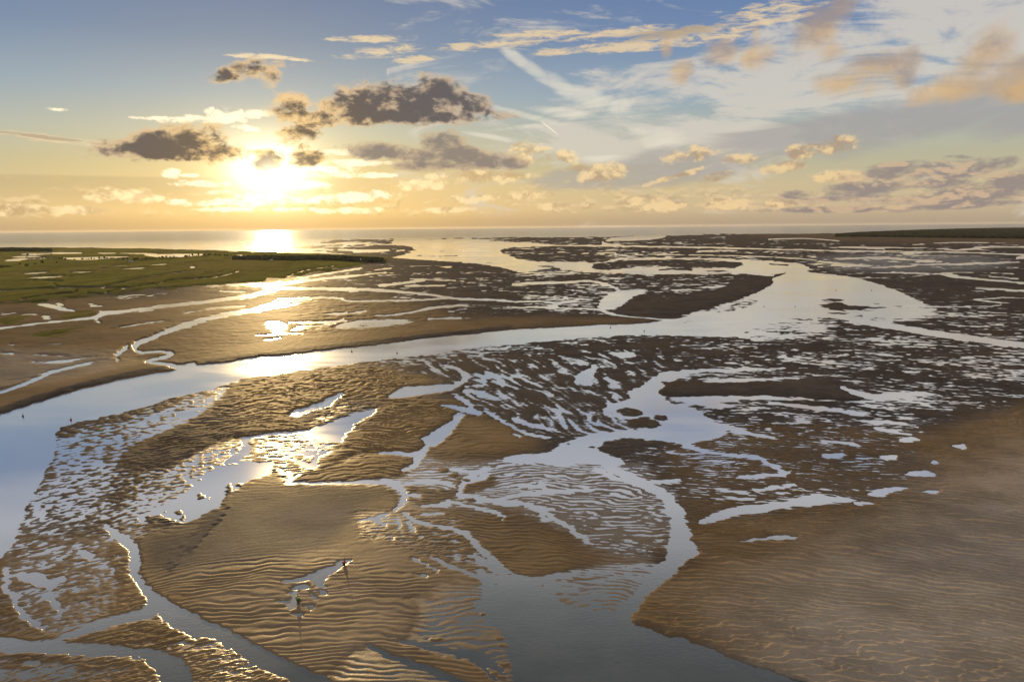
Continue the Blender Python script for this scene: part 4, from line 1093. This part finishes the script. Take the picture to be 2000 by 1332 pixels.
N.put(pb.inputs['Base Color'], c)
rim = 1.0 - N.smooth(pz_, 0.005, 0.085)
rough = 0.66 - wet * 0.22 - rim * 0.12 - film * 0.25
N.put(pb.inputs['Roughness'], rough + (n2 - 0.5) * 0.15)
N.put(pb.inputs['Specular IOR Level'], (0.016 - mudf * 0.011) * (1.0 - N.smooth(dist, 380.0, 950.0) * 0.84) + rim * 0.26 + film * 0.22)
pb.inputs['Specular Tint'].default_value = (1.0, .86, .66, 1)
bump = N.new('ShaderNodeBump')
bump.inputs['Distance'].default_value = 0.12
N.put(bump.inputs['Strength'], 0.6 - N.smooth(dist, 250.0, 900.0) * 0.48)
fine_h = N.noise(pos, 1.6, 5.0, 0.65) * 0.7 + N.noise(pos, 0.35, 2.0, 0.5) * 0.6
N.put(bump.inputs['Height'], fine_h)
N.t.links.new(bump.outputs[0], pb.inputs['Normal'])
finish(N, pb.outputs[0])
flat_ob.data.materials.append(sand_m)

marsh_m, N = material('salt_marsh_grass')
geo = N.new('ShaderNodeNewGeometry')
pos = geo.outputs['Position']
mpn = N.new('ShaderNodeMapping')
N.t.links.new(pos, mpn.inputs[0])
mpn.inputs['Scale'].default_value = (1, 0.35, 1)
mpn.inputs['Rotation'].default_value = (0, 0, R(8))
q = V(N, mpn.outputs[0])
g1 = N.noise(q, 0.006, 5.0, 0.6)
g2 = N.noise(q, 0.03, 4.0, 0.6)
g3 = N.noise(q, 0.0022, 2.0, 0.5)
c = N.mix(N.smooth(g1 * 0.55 + g2 * 0.45, 0.43, 0.57), (.026, .028, .007), (.092, .084, .018))
c = N.mix(N.smooth(g3 * 0.6 + g2 * 0.4, 0.51, 0.60), c, (.095, .070, .024))
c = N.mix(N.smooth(g2, 0.58, 0.70) * 0.7, c, (.020, .023, .008))
pb = N.new('ShaderNodeBsdfPrincipled')
N.put(pb.inputs['Base Color'], c)
pb.inputs['Roughness'].default_value = 0.95
pb.inputs['Sheen Weight'].default_value = 0.10
pb.inputs['Sheen Roughness'].default_value = 0.5
pb.inputs['Sheen Tint'].default_value = (.75, .70, .25, 1)
pb.inputs['Specular IOR Level'].default_value = 0.0
bump = N.new('ShaderNodeBump')
bump.inputs['Distance'].default_value = 0.8
bump.inputs['Strength'].default_value = 0.5
N.put(bump.inputs['Height'], g2)
N.t.links.new(bump.outputs[0], pb.inputs['Normal'])
finish(N, pb.outputs[0])
marsh_ob.data.materials.append(marsh_m)

# ------------------------------------------------------------------ water: one level sheet under the flats, out past the horizon
bm = bmesh.new()
rings = [0, 120, 200, 300, 450, 700, 1100, 1800, 3000, 5000, 9000, 16000, 30000, 70000]
prev = None
for rg in rings:
    if rg == 0:
        cur = [bm.verts.new((0, 0, 0))]
    else:
        cur = [bm.verts.new((rg * math.cos(a), rg * math.sin(a), 0)) for a in np.linspace(0, 2 * math.pi, 96, endpoint=False)]
        for i in range(96):
            j = (i + 1) % 96
            bm.faces.new((prev[0], cur[i], cur[j]) if len(prev) == 1 else (prev[i], cur[i], cur[j], prev[j]))
    prev = cur
me = bpy.data.meshes.new('water')
bm.to_mesh(me); bm.free()
water = bpy.data.objects.new('water', me)
COL.objects.link(water)
water['kind'] = 'structure'
wm, N = material('estuary_water')
geo = N.new('ShaderNodeNewGeometry')
pos = geo.outputs['Position']
sx3 = N.new('ShaderNodeSeparateXYZ')
N.t.links.new(pos, sx3.inputs[0])
px_, py_, pz_ = (V(N, s) for s in sx3.outputs)
dist = N.math('SQRT', N.math('MULTIPLY', px_, px_) + N.math('MULTIPLY', py_, py_))
mpn = N.new('ShaderNodeMapping')
N.t.links.new(pos, mpn.inputs[0])
mpn.inputs['Rotation'].default_value = (0, 0, R(-20))
mpn.inputs['Scale'].default_value = (0.6, 1.0, 1)
q = V(N, mpn.outputs[0])
wv1 = N.noise(q, 0.75, 4.0, 0.6)
wv2 = N.noise(q, 0.09, 3.0, 0.5)
calm = N.smooth(N.noise(q, 0.012, 3.0, 0.55, 0.6), 0.38, 0.62)
bump = N.new('ShaderNodeBump')
bump.inputs['Distance'].default_value = 0.05
N.put(bump.inputs['Strength'], (0.10 + calm * 0.25 + (1.0 - N.smooth(dist, 230.0, 330.0)) * 0.35) * (1.0 - N.smooth(dist, 220.0, 900.0) * 0.88))
N.put(bump.inputs['Height'], wv1 + wv2 * 1.2)
silt = N.noise(pos, 0.03, 4.0, 0.6)
df = N.new('ShaderNodeBsdfDiffuse')
N.put(df.inputs['Color'], N.mix(N.smooth(silt, 0.35, 0.7), (.045, .056, .052), (.075, .080, .070)))
gl = N.new('ShaderNodeBsdfGlossy')
gl.inputs['Color'].default_value = (.97, .97, .97, 1)
N.put(gl.inputs['Roughness'], 0.10 + calm * 0.08 + N.smooth(dist, 540.0, 680.0) * 0.03 - N.smooth(dist, 900.0, 2500.0) * 0.07 + N.smooth(dist, 3500.0, 12000.0) * 0.04)
N.t.links.new(bump.outputs[0], gl.inputs['Normal'])
lw = N.new('ShaderNodeLayerWeight')
N.t.links.new(bump.outputs[0], lw.inputs['Normal'])
fac = N.ramp(V(N, lw.outputs['Facing']), [(0.0, (.04,) * 3), (.42, (.05,) * 3), (.50, (.08,) * 3), (.56, (.19,) * 3), (.63, (.52,) * 3), (.70, (.84,) * 3), (.76, (.92,) * 3), (.86, (.93,) * 3), (1.0, (1.0,) * 3)])
mx = N.new('ShaderNodeMixShader')
N.put(mx.inputs[0], V(N, fac.s) * (1.0 - N.smooth(dist, 5000.0, 11000.0) * 0.38))
N.t.links.new(df.outputs[0], mx.inputs[1])
N.t.links.new(gl.outputs[0], mx.inputs[2])
finish(N, mx.outputs[0])
me.materials.append(wm)

# ------------------------------------------------------------------ the evening air over the bay
bm = bmesh.new()
bmesh.ops.create_cone(bm, cap_ends=True, segments=96, radius1=76000.0, radius2=76000.0, depth=142.0, matrix=Matrix.Translation((0, 0, 67.0)))
me = bpy.data.meshes.new('haze')
bm.to_mesh(me); bm.free()
haze = bpy.data.objects.new('haze', me)
COL.objects.link(haze)
haze['kind'] = 'stuff'
hm, N = material('evening_haze')
pv = N.new('ShaderNodeVolumePrincipled')
pv.inputs['Color'].default_value = (.96, .95, .93, 1)
pv.inputs['Density'].default_value = HAZE
pv.inputs['Anisotropy'].default_value = 0.4
ho = N.new('ShaderNodeOutputMaterial')
N.t.links.new(pv.outputs[0], ho.inputs['Volume'])
me.materials.append(hm)
# ------------------------------------------------------------------ things standing in the bay
def tag(o, label=None, cat=None, group=None, kind=None):
    for k_, v_ in (('label', label), ('category', cat), ('group', group), ('kind', kind)):
        if v_:
            o[k_] = v_


def plain(name, col, rough=0.6, spec=0.3, noise=0.0, scale=3.0):
    mt, n = material(name)
    p = n.new('ShaderNodeBsdfPrincipled')
    if noise:
        tcx = n.new('ShaderNodeTexCoord')
        f = n.noise(tcx.outputs['Object'], scale, 4.0, 0.6)
        lo = tuple(c_ * (1 - noise) for c_ in col)
        hi = tuple(min(1, c_ * (1 + noise)) for c_ in col)
        n.put(p.inputs['Base Color'], n.mix(n.smooth(f, 0.35, 0.65), lo, hi))
    else:
        p.inputs['Base Color'].default_value = tuple(col) + (1,)
    p.inputs['Roughness'].default_value = rough
    p.inputs['Specular IOR Level'].default_value = spec
    finish(n, p.outputs[0])
    return mt


def link(name, bm_, mt, parent=None, smooth=True):
    me_ = bpy.data.meshes.new(name)
    bmesh.ops.recalc_face_normals(bm_, faces=bm_.faces)
    bm_.to_mesh(me_)
    bm_.free()
    if smooth:
        for p in me_.polygons:
            p.use_smooth = True
    me_.materials.append(mt)
    o = bpy.data.objects.new(name, me_)
    COL.objects.link(o)
    o.parent = parent
    return o


def lathe(prof, n=20):
    b = bmesh.new()
    rings_ = []
    for r_, z_ in prof:
        rings_.append([b.verts.new((max(r_, 1e-3) * math.cos(a), max(r_, 1e-3) * math.sin(a), z_)) for a in np.linspace(0, 2 * math.pi, n, endpoint=False)])
    for p, q_ in zip(rings_[:-1], rings_[1:]):
        for i in range(n):
            b.faces.new((p[i], p[(i + 1) % n], q_[(i + 1) % n], q_[i]))
    b.faces.new(rings_[0][::-1])
    b.faces.new(rings_[-1])
    return b


def tube(b, p, q_, r_, n=8):
    p, q_ = Vector(p), Vector(q_)
    d = (q_ - p).normalized()
    s = d.orthogonal().normalized()
    t_ = d.cross(s)
    A = [b.verts.new(p + (s * math.cos(a) + t_ * math.sin(a)) * r_) for a in np.linspace(0, 2 * math.pi, n, endpoint=False)]
    Bq = [b.verts.new(q_ + (s * math.cos(a) + t_ * math.sin(a)) * r_) for a in np.linspace(0, 2 * math.pi, n, endpoint=False)]
    for i in range(n):
        b.faces.new((A[i], A[(i + 1) % n], Bq[(i + 1) % n], Bq[i]))
    b.faces.new(A[::-1])
    b.faces.new(Bq)


def empty(name, loc, rot=(0, 0, 0)):
    o = bpy.data.objects.new(name, None)
    COL.objects.link(o)
    o.location = loc
    o.rotation_euler = rot
    o.empty_display_size = 0.5
    return o


red_p = plain('red_buoy_paint', (.36, .022, .016), 0.55, 0.25, 0.35, 4.0)
green_p = plain('green_buoy_paint', (.035, .15, .03), 0.5, 0.3, 0.35, 4.0)
iron = plain('weathered_iron', (.045, .042, .040), 0.7, 0.3, 0.3, 6.0)
weed = plain('weedy_hull_bottom', (.032, .030, .020), 0.9, 0.1, 0.4, 8.0)
lens_m = plain('lantern_lens', (.55, .62, .50), 0.2, 0.6)


def make_buoy(paint, can):
    """a float with a weeded bottom, three legged tower, topmark and lantern; stands on z = 0 at its bottom"""
    root = empty('channel_buoy', (0, 0, 0))
    link('hull', lathe([(.10, 0.30), (.52, 0.34), (.66, 0.48), (.68, 0.78), (.62, 0.96), (.46, 1.06), (.20, 1.10), (.05, 1.10)]), paint, root)
    link('hull_bottom', lathe([(.06, 0.0), (.22, 0.02), (.44, 0.14), (.515, 0.335), (.30, 0.345)]), weed, root)
    b = bmesh.new()
    for k_ in range(4):
        a = k_ * math.pi / 2 + 0.4
        tube(b, (.34 * math.cos(a), .34 * math.sin(a), 1.05), (.10 * math.cos(a), .10 * math.sin(a), 1.88), .035)
    for z_, r_ in ((1.35, .255), (1.62, .175)):
        for k_ in range(4):
            a, c_ = k_ * math.pi / 2 + 0.4, (k_ + 1) * math.pi / 2 + 0.4
            tube(b, (r_ * math.cos(a), r_ * math.sin(a), z_), (r_ * math.cos(c_), r_ * math.sin(c_), z_), .022)
    link('tower', b, paint, root)
    link('daymark', lathe([(.05, 1.16), (.26, 1.16), (.26, 1.19), (.14, 1.72), (.14, 1.75), (.03, 1.75)], 4), paint, root, smooth=False)
    link('lantern', lathe([(.13, 1.86), (.13, 1.92), (.085, 1.93), (.085, 2.06), (.11, 2.07), (.10, 2.11), (.03, 2.13)], 14), lens_m, root)
    if can:
        link('topmark', lathe([(.02, 2.20), (.17, 2.20), (.17, 2.55), (.02, 2.55)], 16), paint, root)
    else:
        link('topmark', lathe([(.02, 2.20), (.21, 2.20), (.015, 2.58)], 16), paint, root)
    b = bmesh.new()
    tube(b, (0, 0, 2.10), (0, 0, 2.23), .03)
    link('topmark_stem', b, iron, root)
    b = bmesh.new()
    prev_ = None
    for a in np.linspace(0, math.pi, 9):
        p = (.62 + .0 * a, .11 * math.cos(a), .90 + .16 * math.sin(a))
        if prev_:
            tube(b, prev_, p, .022, 6)
        prev_ = p
    link('lifting_eye', b, iron, root)
    return root


def copy_thing(src):
    c_ = src.copy()
    COL.objects.link(c_)
    for ch in list(src.children):
        d = ch.copy()
        COL.objects.link(d)
        d.parent = c_
    return c_


BUOYS = [
    # x, y, red, tilt, turn, label
    (672, 1101, True, 5, .4, 'red channel buoy stranded on the sand at the tip of the branching pool'),
    (583, 1173, False, -4, 1.2, 'green channel buoy stranded on the sand among small pools'),
    (45, 813, False, 3, .2, 'small buoy floating under the far cut bank at the left frame edge'),
    (138.5, 820.5, True, 3, .9, 'small buoy floating off the tip of the sand spit on the left'),
    (687, 686.5, False, 2, .1, 'small buoy in the river just right of the sun glint'),
    (775.5, 690, True, -2, 1.7, 'small buoy in the river close to the rippled near shore, right of the sun glint'),
    (1192.5, 639.8, False, 2, .5, 'small buoy close under the long far bank in mid river'),
    (1258, 647.2, True, -2, 2.2, 'small buoy in mid river near the dark islets of the near shore'),
    (1492, 599, True, 1, .7, 'tiny buoy in the river bend nearest the dark point'),
    (1553, 599, False, 2, 1.4, 'tiny buoy in the middle of the pale river bend'),
    (1632.5, 567.3, False, -1, .3, 'tiny buoy above the low islet, in the upper part of the river bend'),
    (1702, 567.3, True, 2, 2.8, 'tiny buoy in the upper right of the river bend by the far shore'),
]
protos = {}
for i_, (bx, by, isred, tilt, turn, lab) in enumerate(BUOYS):
    gx_, gy_ = ground(bx, by)
    if isred not in protos:
        protos[isred] = o = make_buoy(red_p if isred else green_p, isred)
    else:
        o = copy_thing(protos[isred])
    afloat = i_ > 1
    if i_ < 2:
        z_ = max(h_at(bx, by), 0.0)
        gx_, gy_ = ground(bx, by, z_)
    o.location = (gx_, gy_, -0.36 if afloat else z_ - 0.05)
    o.rotation_euler = (R(tilt), R(tilt * 0.6), turn)
    tag(o, lab, 'buoy', 'channel buoys marking the river')

# ------------------------------------------------------------------ trees, woods and buildings on the far shores
bark_m = plain('tree_bark', (.06, .045, .03), 0.9, 0.1)
leaf_m = plain('tree_leaves', (.062, .062, .020), 0.95, 0.0, 0.35, 0.35)  # leaf colour lightened to carry the haze over the far trees
pine_m = plain('pine_canopy', (.038, .038, .022), 1.0, 0.0, 0.45, 0.02)
rt = random.Random(5)


def tree_mesh(seed, hgt, wid):
    """one tree or big shrub: short trunk with limbs under a crown of leaf clumps"""
    r_ = random.Random(seed)
    b = bmesh.new()
    tube(b, (0, 0, -0.5), (0.2, 0, hgt * 0.45), hgt * 0.03, 6)
    for k_ in range(3):
        a = k_ * 2.1 + r_.random()
        tube(b, (0.15, 0, hgt * 0.3), (math.cos(a) * wid * .28, math.sin(a) * wid * .28, hgt * 0.62), hgt * 0.015, 5)
    nb = len(b.faces)
    for k_ in range(46):
        a, u1 = r_.random() * 6.283, r_.random() ** 0.5
        zz = r_.random()
        w_ = wid * 0.5 * math.sin(math.pi * (0.12 + 0.80 * zz)) ** 0.6
        c_ = Vector((math.cos(a) * u1 * w_, math.sin(a) * u1 * w_, hgt * (0.22 + 0.74 * zz)))
        s_ = hgt * r_.uniform(.07, .13)
        ico = bmesh.ops.create_icosphere(b, subdivisions=1, radius=s_, matrix=Matrix.Translation(c_))
        for v in ico['verts']:
            v.co += Vector((r_.uniform(-1, 1), r_.uniform(-1, 1), r_.uniform(-1, 1))) * s_ * 0.4
    me_ = bpy.data.meshes.new('tree')
    b.to_mesh(me_)
    mi = np.ones(len(me_.polygons), np.int32)
    mi[:nb] = 0
    me_.materials.append(bark_m)
    me_.materials.append(leaf_m)
    me_.polygons.foreach_set('material_index', mi)
    b.free()
    return me_


tree_kinds = [tree_mesh(3, 7.5, 8.5), tree_mesh(8, 6.0, 9.5), tree_mesh(21, 9.0, 8.0), tree_mesh(33, 5.0, 7.5)]


def plant_tree(px, py, s_, label, group):
    gx_, gy_ = ground(px, py)
    o = bpy.data.objects.new('tree', tree_kinds[rt.randrange(4)])
    COL.objects.link(o)
    o.location = (gx_, gy_, max(h_at(px, py), 0.0) - 0.1)
    o.rotation_euler = (0, 0, rt.random() * 6.28)
    s2 = s_ * rt.uniform(.8, 1.2)
    o.scale = (s2 * rt.uniform(.9, 1.3), s2 * rt.uniform(.9, 1.3), s2)
    tag(o, label, 'tree', group)


rows = [
    ('dark tree in the row between the two upper marsh lakes', 'trees between the upper marsh lakes', [(54, 498.6), (102, 498.6)], 13, .9),
    ('dark tree along the near shore of the long marsh lake', 'trees along the near lake shore', [(56, 507.5), (84, 506.6), (122, 507.2)], 18, .9),
    ('dark shrub on the shore where the long lake widens', 'shrubs where the lake widens', [(127, 509), (145, 509.4)], 6, .8),
    ('dark tree in the belt left of the white farmhouse', 'trees left of the farmhouse', [(160, 508), (205, 507), (248, 509)], 17, 1.0),
    ('dark tree in the belt right of the white farmhouse', 'trees right of the farmhouse', [(262, 510), (300, 508), (345, 505)], 20, 1.1),
    ('dark tree on the bank under the eastern marsh lake', 'trees under the eastern lake', [(362, 503.5), (405, 501), (450, 502)], 20, 1.1),
    ('dark tree in the hedge below the sun track', 'hedge trees below the sun track', [(470, 505), (520, 503), (588, 502)], 14, .8),
    ('dark tree in the belt left of the white lighthouse', 'trees left of the lighthouse', [(592, 507), (640, 507), (700, 510)], 14, .9),
    ('dark tree in the belt right of the white lighthouse', 'trees right of the lighthouse', [(709, 511), (728, 511), (748, 511)], 5, .8),
    ('low bush in the rough field below the lakes at the left', 'bushes in the rough field', [(3, 525), (10, 524.5), (20, 523.5)], 6, 1.0),
]
for lab, grp, line_, n_t, s_ in rows:
    pl = spline(line_, closed=False, n=12)
    for k_ in range(n_t):
        p = pl[int(k_ * (len(pl) - 1) / max(1, n_t - 1))]
        plant_tree(p[0] + rt.uniform(-1.5, 1.5), p[1] + rt.uniform(-.5, .5), s_, lab, grp)
for px, py, s_, lab in [(83, 516, 1.5, 'broad round bush standing alone in the field below the lakes'), (111, 516, 1.0, 'small lone bush in the field right of the broad bush'), (39, 518.5, 1.1, 'low bush in the field left of the broad bush'), (68, 518, 1.0, 'bush just left of the broad round bush'),
                        (52, 523, 1.2, 'low bush at the foot of the rough field'), (52, 502.6, 1.0, 'single tree on the strip between narrow lakes'), (194, 505.3, 1.0, 'left one of two round trees standing in the long lake'), (203, 505.3, 1.1, 'right one of two round trees standing in the long lake')]:
    plant_tree(px, py, s_, lab, None)


def wood(name, front, back, hgt, n_a, n_r, label, cell=16.0):
    """a wood too far off to count its trees: a closed canopy of crowns with ragged edges"""
    fr, bk = spline(front, closed=False, n=n_a // (len(front) - 1)), spline(back, closed=False, n=n_a // (len(back) - 1))
    k_ = min(len(fr), len(bk))
    fr, bk = fr[np.linspace(0, len(fr) - 1, n_a).astype(int)], bk[np.linspace(0, len(bk) - 1, n_a).astype(int)]
    A = np.array([ground(*p) for p in fr])
    Bk = np.array([ground(*p) for p in bk])
    tt = np.concatenate([[0, 0], np.linspace(0, 1, n_r) ** 1.3])
    P3 = A[None] * (1 - tt[:, None, None]) + Bk[None] * tt[:, None, None]
    jx = P3[..., 0] + 0 * P3[..., 0]
    jy = P3[..., 1]
    crown = 0.55 * perlin(jx / cell, jy / cell) + 0.35 * perlin(jx / cell * 2.3, jy / cell * 2.3 + 5) + 0.5 * perlin(jx / 140, jy / 300 + 9)
    hv_ = hgt * np.clip(1.0 + 0.45 * crown, 0.3, 1.7)
    edge_ = np.minimum(1, np.minimum(np.arange(n_a), np.arange(n_a)[::-1]) / 12.0)
    hv_ *= edge_[None] ** 0.7
    hv_[0] = -0.3
    hv_[1] *= 0.8
    hv_[-1] = -0.3
    vs_ = np.stack([jx, jy, hv_], -1).reshape(-1, 3)
    ii = np.arange(vs_.shape[0]).reshape(len(tt), n_a)
    qs = np.stack([ii[:-1, :-1], ii[:-1, 1:], ii[1:, 1:], ii[1:, :-1]], -1).reshape(-1, 4)
    me_ = bpy.data.meshes.new(name)
    me_.from_pydata(vs_.tolist(), [], qs.tolist())
    me_.materials.append(pine_m)
    o = bpy.data.objects.new(name, me_)
    COL.objects.link(o)
    tag(o, label, 'wood', None, 'stuff')
    return o


wood('pine_wood', [(1630, 463), (1680, 463), (1760, 464), (1880, 465.5), (2000, 467), (2180, 470)], [(1630, 459.5), (1680, 456), (1760, 452), (1880, 448), (2000, 446), (2180, 443)], 17.0, 620, 40, 'dark pine wood along the far right shore', 30.0)
wood('distant_wood', [(-160, 495), (-60, 493), (40, 492), (104, 492)], [(-160, 487), (-60, 486.5), (40, 487), (104, 488)], 11.0, 260, 14, 'dark wood on the far left shore behind the lakes', 22.0)
wood('shore_wood', [(590, 509), (640, 510), (700, 513), (752, 513)], [(590, 502), (640, 501), (700, 504), (752, 508)], 8.5, 260, 12, 'low belt of trees on the point behind the lighthouse', 12.0)
wood('marsh_thicket', [(452, 509), (500, 509), (560, 510), (596, 510)], [(452, 502), (500, 501), (560, 501), (596, 502)], 7.0, 240, 10, 'low thicket on the marsh under the sun track', 12.0)

white_m = plain('white_render', (.78, .76, .72), 0.7, 0.2, 0.06, 0.4)
slate_m = plain('slate_roof', (.09, .09, .10), 0.7, 0.2, 0.2, 0.6)
dark_glass = plain('window_glass', (.03, .035, .04), 0.15, 0.5)
door_m = plain('painted_door', (.10, .12, .14), 0.6, 0.2)


def slab(x0, x1, y0, y1, z0, z1):
    b = bmesh.new()
    bmesh.ops.create_cube(b, size=1.0, matrix=Matrix.Translation(((x0 + x1) / 2, (y0 + y1) / 2, (z0 + z1) / 2)) @ Matrix.Diagonal((x1 - x0, y1 - y0, z1 - z0, 1)))
    return b


def house(px, py, wid, dep_, hgt, turn, label):
    gx_, gy_ = ground(px, py)
    root = empty('house', (gx_, gy_, max(h_at(px, py), 0) - 0.1), (0, 0, turn))
    tag(root, label, 'house')
    link('wall', slab(-wid / 2, wid / 2, -dep_ / 2, dep_ / 2, 0, hgt), white_m, root, False)
    b = bmesh.new()
    e = 0.4
    vs_ = [(-wid / 2 - e, -dep_ / 2 - e, hgt), (wid / 2 + e, -dep_ / 2 - e, hgt), (wid / 2 + e, dep_ / 2 + e, hgt), (-wid / 2 - e, dep_ / 2 + e, hgt), (-wid / 2 - e, 0, hgt + dep_ * .42), (wid / 2 + e, 0, hgt + dep_ * .42)]
    vv = [b.verts.new(v) for v in vs_]
    for f_ in ((0, 1, 5, 4), (2, 3, 4, 5), (1, 2, 5), (3, 0, 4), (3, 2, 1, 0)):
        b.faces.new([vv[k_] for k_ in f_])
    rf = link('roof', b, slate_m, root, False)
    link('chimney', slab(wid * .3, wid * .3 + .9, -.45, .45, hgt + dep_ * .25, hgt + dep_ * .42 + 1.0), white_m, rf, False)
    for k_ in range(3):
        xx = -wid * .34 + k_ * wid * .34
        if k_ == 1:
            link('door', slab(xx - .55, xx + .55, -dep_ / 2 - .06, -dep_ / 2 + .02, 0.1, 2.2), door_m, root, False)
        else:
            link('window', slab(xx - .6, xx + .6, -dep_ / 2 - .06, -dep_ / 2 + .02, 1.0, 2.3), dark_glass, root, False)
    return root


house(255.5, 512.5, 16.0, 7.0, 3.2, 0.1, 'long white farmhouse on the edge of the green marsh')
house(530, 510.5, 9.0, 6.5, 3.4, -0.25, 'small white house on the marsh under the sun track')

gx_, gy_ = ground(704.5, 513)
root = empty('lighthouse', (gx_, gy_, max(h_at(704.5, 513), 0) - 0.1))
tag(root, 'slender white lighthouse among the trees on the point', 'lighthouse')
link('tower', lathe([(1.9, 0), (1.75, 1.0), (1.45, 10.2), (1.45, 10.4)], 12), white_m, root)
link('gallery', lathe([(1.45, 10.41), (2.1, 10.6), (2.1, 10.8), (1.2, 10.81)], 16), white_m, root, False)
link('lantern_room', lathe([(1.05, 10.82), (1.05, 12.6), (0.9, 12.61)], 10), dark_glass, root, False)
link('roof', lathe([(1.3, 12.62), (1.2, 12.8), (0.15, 13.7), (0.08, 14.3)], 12), slate_m, root)
link('door', slab(-.5, .5, -1.93, -1.7, 0.1, 2.2), door_m, root, False)
for z_ in (4.0, 7.2):
    link('window', slab(-.3, .3, -1.72, -1.45, z_, z_ + .9), dark_glass, root, False)
